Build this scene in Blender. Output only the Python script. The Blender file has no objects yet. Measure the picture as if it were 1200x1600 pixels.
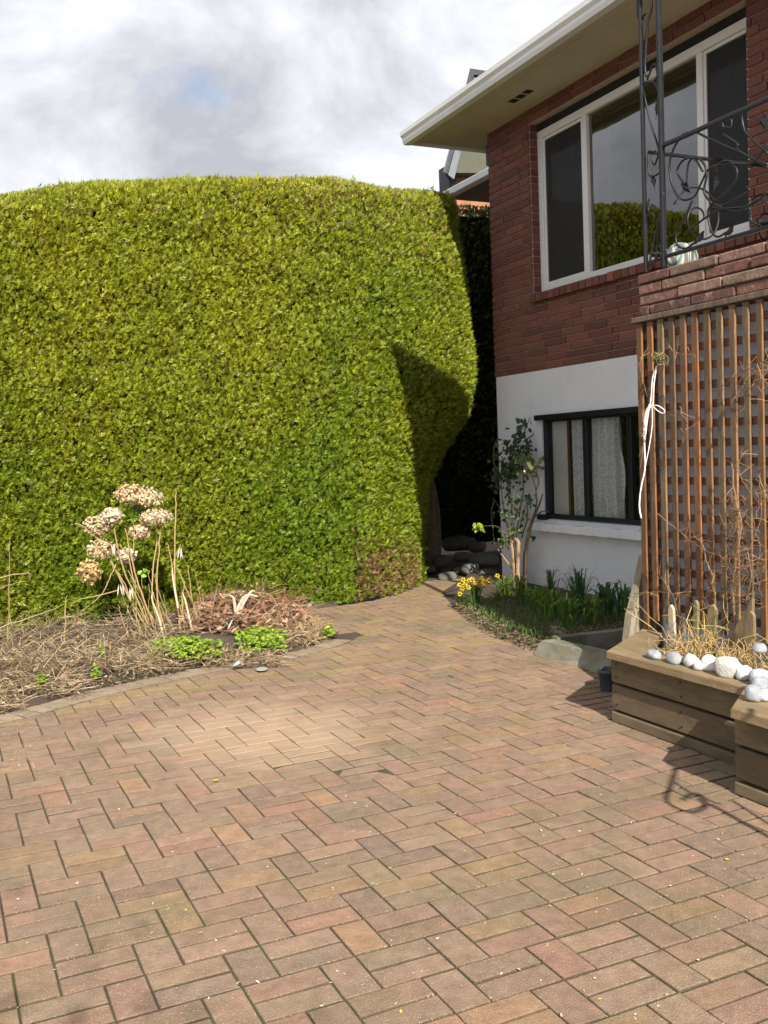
import bpy, math, random
import numpy as np
from mathutils import Vector
R_ = math.radians
C = bpy.context.scene.collection
scene = bpy.context.scene
rng = np.random.default_rng(7)
random.seed(7)

# ------------------------------------------------------------ camera, sky, sun, exposure
EYE = 1.5
FPX = 1530.0                       # focal length in pixels of the 1200 x 1600 photograph
YAW, PITCH, ROLL = .4325, -.061, -.039
_cy, _sy, _cp, _sp = math.cos(YAW), math.sin(YAW), math.cos(PITCH), math.sin(PITCH)
FWD = np.array([_sy*_cp, _cy*_cp, _sp]); RGT = np.array([_cy, -_sy, 0.]); UPV = np.cross(RGT, FWD)
_cr, _sr = math.cos(ROLL), math.sin(ROLL)
RGT, UPV = _cr*RGT+_sr*UPV, -_sr*RGT+_cr*UPV
cam = bpy.data.cameras.new('camera'); camo = bpy.data.objects.new('camera', cam); C.objects.link(camo)
from mathutils import Matrix
camo.matrix_world = Matrix([[RGT[0], UPV[0], -FWD[0], 0], [RGT[1], UPV[1], -FWD[1], 0], [RGT[2], UPV[2], -FWD[2], EYE], [0, 0, 0, 1]])
cam.sensor_fit = 'VERTICAL'; cam.sensor_height = 24; cam.lens = 24*FPX/1600
cam.clip_start = .05; cam.clip_end = 500
scene.camera = camo

# surveying helpers: where the sight line through a point of the photo meets a real plane of the place
def ray(x, y): return ((x-600)/FPX)*RGT-((y-800)/FPX)*UPV+FWD
def on_z(x, y, z=0.): d = ray(x, y); return d*((z-EYE)/d[2])+np.array([0, 0, EYE])
def on_x(x, y, X): d = ray(x, y); return d*(X/d[0])+np.array([0, 0, EYE])
def on_y(x, y, Y): d = ray(x, y); return d*(Y/d[1])+np.array([0, 0, EYE])

SUN_DIR = np.array([.215, .976, -.67]); SUN_DIR = SUN_DIR/np.linalg.norm(SUN_DIR)   # way the light travels
w = bpy.data.worlds.new('World'); scene.world = w; w.use_nodes = True
nt = w.node_tree; nt.nodes.clear()
def N(t, typ, **kw):
    n = t.nodes.new(typ)
    for k, v in kw.items(): setattr(n, k, v)
    return n
out = N(nt, 'ShaderNodeOutputWorld'); 
sky = N(nt, 'ShaderNodeTexSky', sky_type='NISHITA', sun_disc=False)
sky.sun_elevation = math.asin(-SUN_DIR[2]); sky.sun_rotation = math.atan2(-SUN_DIR[0], -SUN_DIR[1])
bg1 = N(nt, 'ShaderNodeBackground'); bg1.inputs['Strength'].default_value = .1
nt.links.new(sky.outputs[0], bg1.inputs[0])
tc = N(nt, 'ShaderNodeTexCoord')
mp = N(nt, 'ShaderNodeMapping'); mp.inputs['Scale'].default_value = (1, 1, 1.7); mp.inputs['Location'].default_value = (8.32, 4.02, .27)
nt.links.new(tc.outputs['Generated'], mp.inputs[0])
n1 = N(nt, 'ShaderNodeTexNoise'); n1.inputs['Scale'].default_value = 4.2; n1.inputs['Detail'].default_value = 9; n1.inputs['Roughness'].default_value = .58; n1.inputs['Distortion'].default_value = .35
n2 = N(nt, 'ShaderNodeTexNoise'); n2.inputs['Scale'].default_value = 3.1; n2.inputs['Detail'].default_value = 8; n2.inputs['Roughness'].default_value = .55
nt.links.new(mp.outputs[0], n1.inputs[0]); nt.links.new(mp.outputs[0], n2.inputs[0])
r1 = N(nt, 'ShaderNodeValToRGB'); e = r1.color_ramp.elements
e[0].position = .38; e[0].color = (.52, .53, .585, 1); e[1].position = .64; e[1].color = (.97, .985, 1.04, 1)
nt.links.new(n1.outputs[0], r1.inputs[0])
r2 = N(nt, 'ShaderNodeValToRGB'); e = r2.color_ramp.elements
e[0].position = .22; e[0].color = (.4, .4, .4, 1); e[1].position = .31; e[1].color = (1, 1, 1, 1)
nt.links.new(n2.outputs[0], r2.inputs[0])
bg2 = N(nt, 'ShaderNodeBackground'); bg2.inputs['Strength'].default_value = .66
nt.links.new(r1.outputs[0], bg2.inputs[0])
mx = N(nt, 'ShaderNodeMixShader'); nt.links.new(r2.outputs[0], mx.inputs[0]); nt.links.new(bg1.outputs[0], mx.inputs[1]); nt.links.new(bg2.outputs[0], mx.inputs[2])
nt.links.new(mx.outputs[0], out.inputs[0])

sl = bpy.data.lights.new('sun', 'SUN'); sl.energy = 5.0; sl.angle = R_(.5); sl.color = (1, .94, .82)
so = bpy.data.objects.new('sun', sl); C.objects.link(so); so.location = (-2, -10, 12)
so.rotation_euler = Vector(SUN_DIR).to_track_quat('-Z', 'Y').to_euler()
vs = scene.view_settings; vs.view_transform = 'Standard'; vs.look = 'None'; vs.gamma = 1; vs.use_curve_mapping = False
vs.exposure = .74

# ------------------------------------------------------------ materials
def M(name, color=None, rough=.8, nscale=0, namt=0, bump=0, bscale=60, metal=0, spec=.5, trans=0, speck=0, speck_scale=300, dark=None, dark_scale=3, dark_lo=.5, dark_hi=.7, stretch=None, attr='Col'):
    m = bpy.data.materials.new(name); m.use_nodes = True; t = m.node_tree; t.nodes.clear(); L = t.links.new
    o = N(t, 'ShaderNodeOutputMaterial'); p = N(t, 'ShaderNodeBsdfPrincipled')
    p.inputs['Roughness'].default_value = rough; p.inputs['Metallic'].default_value = metal; p.inputs['Specular IOR Level'].default_value = spec
    tc = N(t, 'ShaderNodeTexCoord'); co = tc.outputs['Object']
    if stretch:
        mpn = N(t, 'ShaderNodeMapping'); mpn.inputs['Scale'].default_value = stretch; L(co, mpn.inputs[0]); co = mpn.outputs[0]
    if color is None:
        a = N(t, 'ShaderNodeAttribute', attribute_name=attr); col = a.outputs['Color']
    else:
        a = N(t, 'ShaderNodeRGB'); a.outputs[0].default_value = (*color, 1); col = a.outputs[0]
    if namt:
        n = N(t, 'ShaderNodeTexNoise'); n.inputs['Scale'].default_value = nscale; n.inputs['Detail'].default_value = 6; n.inputs['Roughness'].default_value = .65; L(co, n.inputs[0])
        mr = N(t, 'ShaderNodeMapRange'); mr.inputs[1].default_value = .25; mr.inputs[2].default_value = .75; mr.inputs[3].default_value = 1-namt; mr.inputs[4].default_value = 1+namt; L(n.outputs[0], mr.inputs[0])
        mm = N(t, 'ShaderNodeVectorMath', operation='SCALE'); L(col, mm.inputs[0]); L(mr.outputs[0], mm.inputs['Scale']); col = mm.outputs[0]
    if dark:
        n = N(t, 'ShaderNodeTexNoise'); n.inputs['Scale'].default_value = dark_scale; n.inputs['Detail'].default_value = 7; n.inputs['Roughness'].default_value = .6; L(co, n.inputs[0])
        mr = N(t, 'ShaderNodeMapRange'); mr.inputs[1].default_value = dark_lo; mr.inputs[2].default_value = dark_hi; L(n.outputs[0], mr.inputs[0])
        mi = N(t, 'ShaderNodeMix', data_type='RGBA'); L(mr.outputs[0], mi.inputs[0]); L(col, mi.inputs[6]); mi.inputs[7].default_value = (*dark, 1); col = mi.outputs[2]
    if speck:
        n = N(t, 'ShaderNodeTexNoise'); n.inputs['Scale'].default_value = speck_scale; n.inputs['Detail'].default_value = 2; L(co, n.inputs[0])
        mr = N(t, 'ShaderNodeMapRange'); mr.inputs[1].default_value = .62; mr.inputs[2].default_value = .70; mr.inputs[4].default_value = speck; L(n.outputs[0], mr.inputs[0])
        mi = N(t, 'ShaderNodeMix', data_type='RGBA'); L(mr.outputs[0], mi.inputs[0]); L(col, mi.inputs[6]); mi.inputs[7].default_value = (.75, .68, .6, 1); col = mi.outputs[2]
    L(col, p.inputs['Base Color'])
    if bump:
        n = N(t, 'ShaderNodeTexNoise'); n.inputs['Scale'].default_value = bscale; n.inputs['Detail'].default_value = 8; n.inputs['Roughness'].default_value = .65; L(co, n.inputs[0])
        b = N(t, 'ShaderNodeBump'); b.inputs['Strength'].default_value = bump; b.inputs['Distance'].default_value = .01; L(n.outputs[0], b.inputs['Height']); L(b.outputs[0], p.inputs['Normal'])
    sh = p.outputs[0]
    if trans:
        tr = N(t, 'ShaderNodeBsdfTranslucent'); L(col, tr.inputs[0]); ms = N(t, 'ShaderNodeMixShader'); ms.inputs[0].default_value = trans
        L(sh, ms.inputs[1]); L(tr.outputs[0], ms.inputs[2]); sh = ms.outputs[0]
    L(sh, o.inputs[0]); return m

def glass_mat(name, tint=(.75, .8, .8), boost=1.6):
    m = bpy.data.materials.new(name); m.use_nodes = True; t = m.node_tree; t.nodes.clear(); L = t.links.new
    o = N(t, 'ShaderNodeOutputMaterial'); g = N(t, 'ShaderNodeBsdfGlossy'); g.inputs['Roughness'].default_value = 0.012
    tr = N(t, 'ShaderNodeBsdfTransparent'); tr.inputs[0].default_value = (*tint, 1)
    f = N(t, 'ShaderNodeFresnel'); f.inputs[0].default_value = 1.52
    mu = N(t, 'ShaderNodeMath', operation='MULTIPLY', use_clamp=True); mu.inputs[1].default_value = boost; L(f.outputs[0], mu.inputs[0])
    nz = N(t, 'ShaderNodeTexNoise'); nz.inputs['Scale'].default_value = 1.6; tcn = N(t, 'ShaderNodeTexCoord'); L(tcn.outputs['Object'], nz.inputs[0])
    b = N(t, 'ShaderNodeBump'); b.inputs['Strength'].default_value = .12; b.inputs['Distance'].default_value = .02; L(nz.outputs[0], b.inputs['Height']); L(b.outputs[0], g.inputs['Normal'])
    ms = N(t, 'ShaderNodeMixShader'); L(mu.outputs[0], ms.inputs[0]); L(tr.outputs[0], ms.inputs[1]); L(g.outputs[0], ms.inputs[2]); L(ms.outputs[0], o.inputs[0])
    return m
def screen_mat(name):
    m = bpy.data.materials.new(name); m.use_nodes = True; t = m.node_tree; t.nodes.clear(); L = t.links.new
    o = N(t, 'ShaderNodeOutputMaterial'); d = N(t, 'ShaderNodeBsdfDiffuse'); d.inputs[0].default_value = (.06, .06, .062, 1)
    tr = N(t, 'ShaderNodeBsdfTransparent'); ms = N(t, 'ShaderNodeMixShader'); ms.inputs[0].default_value = .55
    L(tr.outputs[0], ms.inputs[1]); L(d.outputs[0], ms.inputs[2]); L(ms.outputs[0], o.inputs[0]); return m
def lace_mat(name):
    m = bpy.data.materials.new(name); m.use_nodes = True; t = m.node_tree; t.nodes.clear(); L = t.links.new
    o = N(t, 'ShaderNodeOutputMaterial'); d = N(t, 'ShaderNodeBsdfDiffuse'); d.inputs[0].default_value = (.85, .86, .9, 1)
    tl = N(t, 'ShaderNodeBsdfTransparent'); v = N(t, 'ShaderNodeTexNoise'); v.inputs['Scale'].default_value = 32; v.inputs['Detail'].default_value = 2.5; v.inputs['Distortion'].default_value = 2.2
    tc = N(t, 'ShaderNodeTexCoord'); L(tc.outputs['Object'], v.inputs[0])
    mr = N(t, 'ShaderNodeMapRange'); mr.inputs[1].default_value = .44; mr.inputs[2].default_value = .52; mr.inputs[3].default_value = .72; mr.inputs[4].default_value = 1; L(v.outputs[0], mr.inputs[0])
    ms = N(t, 'ShaderNodeMixShader'); L(mr.outputs[0], ms.inputs[0]); L(tl.outputs[0], ms.inputs[1]); L(d.outputs[0], ms.inputs[2]); L(ms.outputs[0], o.inputs[0]); return m

def paver_mat():
    m = M('paver_brick', None, .85, 16, .30, .7, 150, speck=.5, speck_scale=260, dark=(.13, .115, .055), dark_scale=1.7, dark_lo=.50, dark_hi=.82)
    # a dusty worn patch with a soft ragged outline
    t = m.node_tree; L = t.links.new
    p = next(n for n in t.nodes if n.type == 'BSDF_PRINCIPLED'); src = p.inputs['Base Color'].links[0].from_socket
    tc = N(t, 'ShaderNodeTexCoord'); mpn = N(t, 'ShaderNodeMapping', vector_type='TEXTURE'); mpn.inputs['Location'].default_value = (1.55, 5.05, 0); mpn.inputs['Rotation'].default_value = (0, 0, R_(15)); mpn.inputs['Scale'].default_value = (.95, 1.1, 1)
    nz = N(t, 'ShaderNodeTexNoise'); nz.inputs['Scale'].default_value = 3.6; nz.inputs['Detail'].default_value = 9; L(tc.outputs['Object'], nz.inputs[0]); L(tc.outputs['Object'], mpn.inputs[0])
    ln = N(t, 'ShaderNodeVectorMath', operation='LENGTH'); L(mpn.outputs[0], ln.inputs[0])
    ad = N(t, 'ShaderNodeMath', operation='ADD'); L(ln.outputs['Value'], ad.inputs[0]); L(nz.outputs[0], ad.inputs[1])
    mr = N(t, 'ShaderNodeMapRange'); mr.inputs[1].default_value = 1.35; mr.inputs[2].default_value = .75; mr.inputs[4].default_value = .52; L(ad.outputs[0], mr.inputs[0])
    mi = N(t, 'ShaderNodeMix', data_type='RGBA'); L(mr.outputs[0], mi.inputs[0]); L(src, mi.inputs[6]); mi.inputs[7].default_value = (.50, .36, .25, 1); L(mi.outputs[2], p.inputs['Base Color'])
    return m

MT = dict(
    soil=M('soil', (.085, .062, .045), .95, 12, .5, 1.0, 40, dark=(.04, .03, .022), dark_scale=6),
    sand=M('joint_sand', (.070, .052, .034), .95, 14, .4, .8, 90, dark=(.060, .075, .015), dark_scale=1.6, dark_lo=.5, dark_hi=.6),
    paver=paver_mat(),
    concrete=M('mossy_concrete', (.23, .215, .17), .9, 9, .3, .6, 60, speck=.25, speck_scale=120, dark=(.10, .11, .05), dark_scale=4, dark_lo=.45, dark_hi=.7),
    brick=M('red_brick', None, .85, 25, .3, .7, 55),
    brick_old=M('weathered_brick', None, .9, 14, .45, 1.0, 40, dark=(.36, .27, .22), dark_scale=16, dark_lo=.58, dark_hi=.74),
    mortar=M('mortar', (.52, .42, .36), .95, 30, .2, .5, 60),
    plaster=M('white_plaster', (.80, .825, .87), .75, 3, .05, .8, 30, dark=(.58, .58, .56), dark_scale=1.3, dark_lo=.60, dark_hi=.95),
    greywall=M('grey_painted_wall', (.74, .80, .90), .8, 4, .12, .4, 45), whitewood=M('white_paint', (.80, .80, .79), .5, 4, .04, .08, 30),
    vinyl=M('white_vinyl', (.82, .82, .82), .35, 3, .03),
    soffit=M('cream_soffit', (.60, .56, .43), .6, 2.5, .12, .1, 20),
    gutter=M('gutter_metal', (.86, .88, .88), .4, 5, .08, .05, 20, dark=(.50, .51, .46), dark_scale=3.5, dark_lo=.58, dark_hi=.85, stretch=(1, .25, 3)),
    darktrim=M('dark_trim', (.009, .011, .016), .45, 8, .3),
    shingle=M('roof_shingle', (.06, .065, .075), .9, 20, .4, .8, 40),
    brownwood=M('brown_wood', (.16, .08, .035), .6, 10, .3),
    batten=M('lattice_batten', None, .75, 12, .45, .5, 40, stretch=(6, 6, .8), dark=(.07, .045, .03), dark_scale=2.2, dark_lo=.45, dark_hi=.75),
    planter=M('planter_board', None, .85, 6, .35, .6, 50, stretch=(4, .8, 5), dark=(.055, .045, .028), dark_scale=2.5, dark_lo=.5, dark_hi=.78),
    cap=M('planter_cap', None, .85, 6, .35, .7, 50, stretch=(4, .9, 4), dark=(.13, .10, .06), dark_scale=3, dark_lo=.5, dark_hi=.75),
    greywood=M('grey_wood', (.26, .22, .16), .85, 8, .4, .5, 40, stretch=(5, 5, 1)),
    stone=M('painted_stone', None, .8, 14, .25, .8, 60, dark=(.32, .32, .34), dark_scale=16, dark_lo=.52, dark_hi=.75),
    iron=M('black_iron', (.018, .019, .022), .42, 20, .3, .15, 80, metal=.4),
    rope=M('white_rope', (.85, .85, .83), .8, 40, .15),
    plant=M('plant', None, .55, 0, 0, trans=.25),
    dry=M('dry_plant', None, .8, 30, .2, trans=.12),
    hedge=M('hedge_leaf', None, .5, 0, 0, trans=.18, spec=.35),
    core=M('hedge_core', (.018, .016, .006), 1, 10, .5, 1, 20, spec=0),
    bark=M('bark', (.16, .12, .08), .9, 18, .4, 1, 30),
    rock=M('rock', None, .85, 12, .3, .8, 25),
    black=M('dark_room', (.016, .015, .014), .9, 2, .2),
    glass=glass_mat('window_glass', boost=3.6), clearglass=glass_mat('clear_glass', tint=(.95, .97, .96), boost=1.2), screen=screen_mat('insect_screen'), lace=lace_mat('lace_curtain'),
    curtain=M('grey_curtain', (.12, .12, .125), .9, 8, .2),
    plastic=M('black_plastic', (.055, .06, .066), .5, 10, .4),
    glazed=M('glazed_ceramic', None, .2, 0, 0),
    paper=M('pale_litter', (.42, .41, .38), .6, 10, .1),
)

# ------------------------------------------------------------ mesh building
class MB:
    def __init__(s): s.v = []; s.f = []; s.c = []; s.n = 0
    def add(s, verts, faces, col=(1, 1, 1)):
        verts = np.asarray(verts, float)
        s.v.append(verts); s.f += [tuple(i+s.n for i in f) for f in faces]
        s.c.append(np.tile(np.array(col, float), (len(verts), 1)) if np.ndim(col) == 1 else np.asarray(col, float)); s.n += len(verts)
        return s
    def box(s, a, b, col=(1, 1, 1), tilt=0):
        a = np.array(a, float); b = np.array(b, float)
        v = np.array([[(a, b)[i][0], (a, b)[j][1], (a, b)[k][2]] for i in (0, 1) for j in (0, 1) for k in (0, 1)])
        if tilt: v = v+rng.normal(0, tilt, v.shape)
        return s.add(v, [(0, 1, 3, 2), (4, 6, 7, 5), (0, 4, 5, 1), (2, 3, 7, 6), (0, 2, 6, 4), (1, 5, 7, 3)], col)
    def bbox(s, a, b, col=(1, 1, 1), bev=.004):
        """box with chamfered edges"""
        a = np.minimum(a, b).astype(float); b = np.maximum(a, b) if False else np.array(b, float)
        c = (a+b)/2; h = (b-a)/2; e = min(bev, h.min()*.45)
        V = []; idx = {}
        for sx in (-1, 1):
            for sy in (-1, 1):
                for sz in (-1, 1):
                    for ax in range(3):
                        q = h-e; q[ax] = h[ax]
                        idx[(sx, sy, sz, ax)] = len(V); V.append(c+q*np.array([sx, sy, sz]))
        F = []
        for ax in range(3):
            o = [i for i in range(3) if i != ax]
            for sg in (-1, 1):
                l = []
                for p, q in ((-1, -1), (1, -1), (1, 1), (-1, 1)):
                    k = [0, 0, 0]; k[ax] = sg; k[o[0]] = p; k[o[1]] = q; l.append(idx[(*k, ax)])
                F.append(l if (sg == 1) == (ax != 1) else l[::-1])
        for ax in range(3):
            o = [i for i in range(3) if i != ax]
            for p in (-1, 1):
                for q in (-1, 1):
                    k1 = [0, 0, 0]; k1[ax] = -1; k1[o[0]] = p; k1[o[1]] = q; k2 = list(k1); k2[ax] = 1
                    F.append([idx[(*k1, o[0])], idx[(*k2, o[0])], idx[(*k2, o[1])], idx[(*k1, o[1])]])
        for sx in (-1, 1):
            for sy in (-1, 1):
                for sz in (-1, 1): F.append([idx[(sx, sy, sz, 0)], idx[(sx, sy, sz, 1)], idx[(sx, sy, sz, 2)]])
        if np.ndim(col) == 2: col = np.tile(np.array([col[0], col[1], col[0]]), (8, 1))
        return s.add(V, F, col)
    def tube(s, pts, r, n=6, col=(1, 1, 1), cap=True):
        pts = np.asarray(pts, float); m = len(pts)
        r = np.full(m, r) if np.ndim(r) == 0 else np.interp(np.linspace(0, 1, m), np.linspace(0, 1, len(r)), r)
        V = []; t = np.gradient(pts, axis=0); t /= np.linalg.norm(t, axis=1)[:, None]+1e-9
        u = np.cross(t[0], (.3, .2, .93)); u /= np.linalg.norm(u)+1e-9
        for i in range(m):
            u = u-t[i]*(u@t[i]); u /= np.linalg.norm(u)+1e-9; q = np.cross(t[i], u)
            for k in range(n):
                a = 2*math.pi*(k+.5)/n; V.append(pts[i]+r[i]*(math.cos(a)*u+math.sin(a)*q))
        F = [(i*n+k, i*n+(k+1) % n, (i+1)*n+(k+1) % n, (i+1)*n+k) for i in range(m-1) for k in range(n)]
        if cap: F += [tuple(range(n))[::-1], tuple((m-1)*n+k for k in range(n))]
        return s.add(V, F, col)
    def ribbon(s, pts, wd, side, col=(1, 1, 1), fold=0):
        """flat tapering leaf along pts; side = across direction"""
        pts = np.asarray(pts, float); m = len(pts); side = np.array(side, float); side /= np.linalg.norm(side)+1e-9
        wd = np.interp(np.linspace(0, 1, m), np.linspace(0, 1, len(wd)), wd)
        t = np.gradient(pts, axis=0); nn = np.cross(t, side); nn /= np.linalg.norm(nn, axis=1)[:, None]+1e-9
        V = np.concatenate([pts-side*wd[:, None]/2, pts+nn*(fold*wd[:, None]), pts+side*wd[:, None]/2])
        F = []
        for i in range(m-1):
            F += [(i, i+1, m+i+1, m+i), (m+i, m+i+1, 2*m+i+1, 2*m+i)]
        return s.add(V, F, col)
    def leaf(s, p, d, nrm, L, W, col):
        d = np.array(d, float); d /= np.linalg.norm(d)+1e-9; nrm = np.array(nrm, float); sd = np.cross(d, nrm); sd /= np.linalg.norm(sd)+1e-9; up = np.cross(sd, d)
        p = np.array(p, float)
        V = [p, p+d*L*.35+sd*W*.5+up*W*.12, p+d*L*.35, p+d*L*.35-sd*W*.5+up*W*.12, p+d*L*.75+sd*W*.3, p+d*L*.75-sd*W*.3, p+d*L-up*W*.15]
        return s.add(V, [(0, 1, 2), (0, 2, 3), (2, 1, 4), (2, 4, 6), (2, 6, 5), (2, 5, 3)], col)
    def build(s, name, mat, parent=None, smooth=False):
        v = np.concatenate(s.v) if s.v else np.zeros((0, 3)); off = np.zeros(3)
        q = parent
        while q is not None: off = off+np.array(q.location); q = q.parent
        if parent is None:                     # a thing that is one mesh: origin at its base
            off = np.array([(v[:, 0].min()+v[:, 0].max())/2, (v[:, 1].min()+v[:, 1].max())/2, v[:, 2].min()])
        if getattr(s, 'origin', None) is not None and parent is None: off = np.array(s.origin, float)
        me = bpy.data.meshes.new(name); me.from_pydata((v-off).tolist(), [], s.f); me.update()
        ca = me.color_attributes.new('Col', 'FLOAT_COLOR', 'POINT')
        ca.data.foreach_set('color', np.concatenate([np.concatenate(s.c), np.ones((len(v), 1))], 1).astype(np.float32).ravel())
        if smooth: me.shade_smooth() if hasattr(me, 'shade_smooth') else None
        me.materials.append(mat)
        o = bpy.data.objects.new(name, me); C.objects.link(o)
        if parent is not None: o.parent = parent
        else: o.location = off
        return o
def tag(o, label=None, cat=None, group=None, kind=None):
    if label: o['label'] = label
    if cat: o['category'] = cat
    if group: o['group'] = group
    if kind: o['kind'] = kind
    return o
def thing(name, label, cat, loc, group=None):
    o = bpy.data.objects.new(name, None); C.objects.link(o); o.location = tuple(float(a) for a in loc); o.empty_display_size = .1
    return tag(o, label, cat, group)
def fast_mesh(name, V, F4, col, mat, parent=None):
    """V (n,3), F4 (m,4) quads, col (n,3)"""
    off = np.zeros(3); q = parent
    while q is not None: off = off+np.array(q.location); q = q.parent
    me = bpy.data.meshes.new(name); n, m = len(V), len(F4); k = F4.shape[1]
    me.vertices.add(n); me.vertices.foreach_set('co', (V-off).astype(np.float32).ravel())
    me.loops.add(m*k); me.loops.foreach_set('vertex_index', F4.astype(np.int32).ravel())
    me.polygons.add(m); me.polygons.foreach_set('loop_start', np.arange(0, m*k, k, dtype=np.int32)); me.update(calc_edges=True)
    ca = me.color_attributes.new('Col', 'FLOAT_COLOR', 'POINT')
    ca.data.foreach_set('color', np.concatenate([col, np.ones((n, 1))], 1).astype(np.float32).ravel())
    me.materials.append(mat); o = bpy.data.objects.new(name, me); C.objects.link(o)
    if parent is not None: o.parent = parent
    return o
def spline(P, n):
    P = np.asarray(P, float); k = len(P)
    if k == 2: return P[0]+(P[1]-P[0])*np.linspace(0, 1, n)[:, None]
    Q = np.concatenate([[2*P[0]-P[1]], P, [2*P[-1]-P[-2]]]); out = []
    for t in np.linspace(0, k-1-1e-6, n):
        i = int(t); u = t-i; a, b, c, d = Q[i:i+4]
        out.append(.5*((2*b)+(-a+c)*u+(2*a-5*b+4*c-d)*u*u+(-a+3*b-3*c+d)*u**3))
    return np.array(out)
def vnoise(P, seed=0, freq=1.):
    """cheap smooth value noise"""
    P = np.asarray(P)*freq; out = np.zeros(len(P)); r = np.random.default_rng(seed)
    for k in range(7):
        d = r.normal(size=3); d /= np.linalg.norm(d); out += np.sin(P@d*(1+.55*k)*2+r.uniform(0, 6.28)+1.3*np.sin(P@np.roll(d, 1)*(1.1+.3*k)+r.uniform(0, 6)))/(1+.25*k)
    return out/3.2
U = rng.uniform
def jit(c, a=.15): return np.clip(np.array(c)*(1+U(-a, a))*(1+U(-a*.3, a*.3, 3)), 0, 1)

# ------------------------------------------------------------ ground
g = MB(); nx = 60
g.add([(-120, -120, -.06), (120, -120, -.06), (120, 160, -.06), (-120, 160, -.06)], [(0, 1, 2, 3)])
tag(g.build('ground', MT['soil']), kind='structure')

LEFT = [(-6, 5.15), (-2.5, 5.5), (-.8, 5.9), (.3, 6.32), (.92, 6.66), (1.63, 6.90), (2.08, 6.95), (2.57, 7.15), (2.92, 7.42), (3.04, 7.75), (2.98, 8.3), (3.12, 8.8), (3.6, 8.95), (4.1, 9.1), (4.7, 9.75), (5.25, 10.55)]
RIGHT = [(5.95, 10.6), (5.55, 9.9), (4.9, 9.15), (4.6, 8.5), (4.37, 7.8), (4.12, 6.95), (4.03, 6.35), (4.05, 5.95), (4.1, 5.55), (4.2, 5.0), (4.2, 4.6)]
LEFTs = spline(LEFT, 70); RIGHTs = spline(RIGHT, 40)
OUT = np.concatenate([[(-6, -4)], LEFTs, RIGHTs, [(4.2, -4)]])       # outline of the paving, clockwise
def inside(P, poly):
    x, y = P; c = False; n = len(poly); j = n-1
    for i in range(n):
        xi, yi = poly[i]; xj, yj = poly[j]
        if (yi > y) != (yj > y) and x < (xj-xi)*(y-yi)/(yj-yi)+xi: c = not c
        j = i
    return c
# joint sand sheet under the pavers
g = MB(); ks = [tuple(p) for p in OUT]
g.add([(x, y, -.0058) for x, y in ks], [tuple(range(len(ks)))[::-1]])
tag(g.build('driveway_base', MT['sand']), kind='structure')

def clip(poly, p, nrm):
    out = []
    for i in range(len(poly)):
        a, b = poly[i], poly[(i+1) % len(poly)]; da = (a-p)@nrm; db = (b-p)@nrm
        if da >= 0: out.append(a)
        if da*db < 0: out.append(a+(b-a)*da/(da-db))
    return out
def paver(mb, poly, col, dz=0.):
    poly = np.array(poly); n = len(poly); c = poly.mean(0)
    d = poly-c; L = np.linalg.norm(d, axis=1)[:, None]; ins = poly-d/L*.0035
    tz = U(-.0016, .0016)+dz+.004*float(vnoise([[c[0], c[1], 0]], 77, .9)[0]); tx, ty = rng.normal(0, .009, 2)
    z = lambda P, o: (tz+o+(P-c)@np.array([tx, ty]))[:, None]
    V = np.concatenate([np.c_[ins, z(ins, 0)], np.c_[poly, z(poly, -.0025)], np.c_[poly, np.full((n, 1), -.03)]])
    F = [tuple(range(n))]+[(i, n+i, n+(i+1) % n, (i+1) % n) for i in range(n)]+[(n+i, 2*n+i, 2*n+(i+1) % n, n+(i+1) % n) for i in range(n)]
    if sum(np.cross(np.r_[poly[i], 0], np.r_[poly[(i+1) % n], 0])[2] for i in range(n)) < 0: F = [f[::-1] for f in F]
    col = np.array(col); mb.add(V, F, np.concatenate([np.tile(col, (n, 1)), np.tile(col*.5, (n, 1)), np.tile(col*.3, (n, 1))]))
PCOL = [(.265, .190, .140), (.272, .186, .136), (.284, .184, .140), (.255, .188, .136), (.268, .197, .136), (.248, .178, .134), (.286, .194, .142), (.234, .170, .134), (.274, .190, .140)]
WX, WY, J = .1166, .102, .0042
BORDER = .20
segs = []                                             # the boundary the field is cut to: (point, inward normal, tangent, length)
def add_segs(line, inset, flip):
    for a, b in zip(line[:-1], line[1:]):
        t = b-a; L = np.linalg.norm(t); t = t/L; nn = np.array([t[1], -t[0]]); segs.append((a+nn*inset, nn, t, L))
nb = int(len(LEFTs)*.535)
add_segs(LEFTs[:nb+1], BORDER, 0); add_segs(LEFTs[nb:], .0, 0); add_segs(RIGHTs, .0, 0)
mb = MB(); SP = np.array([s_[0] for s_ in segs])
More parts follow.
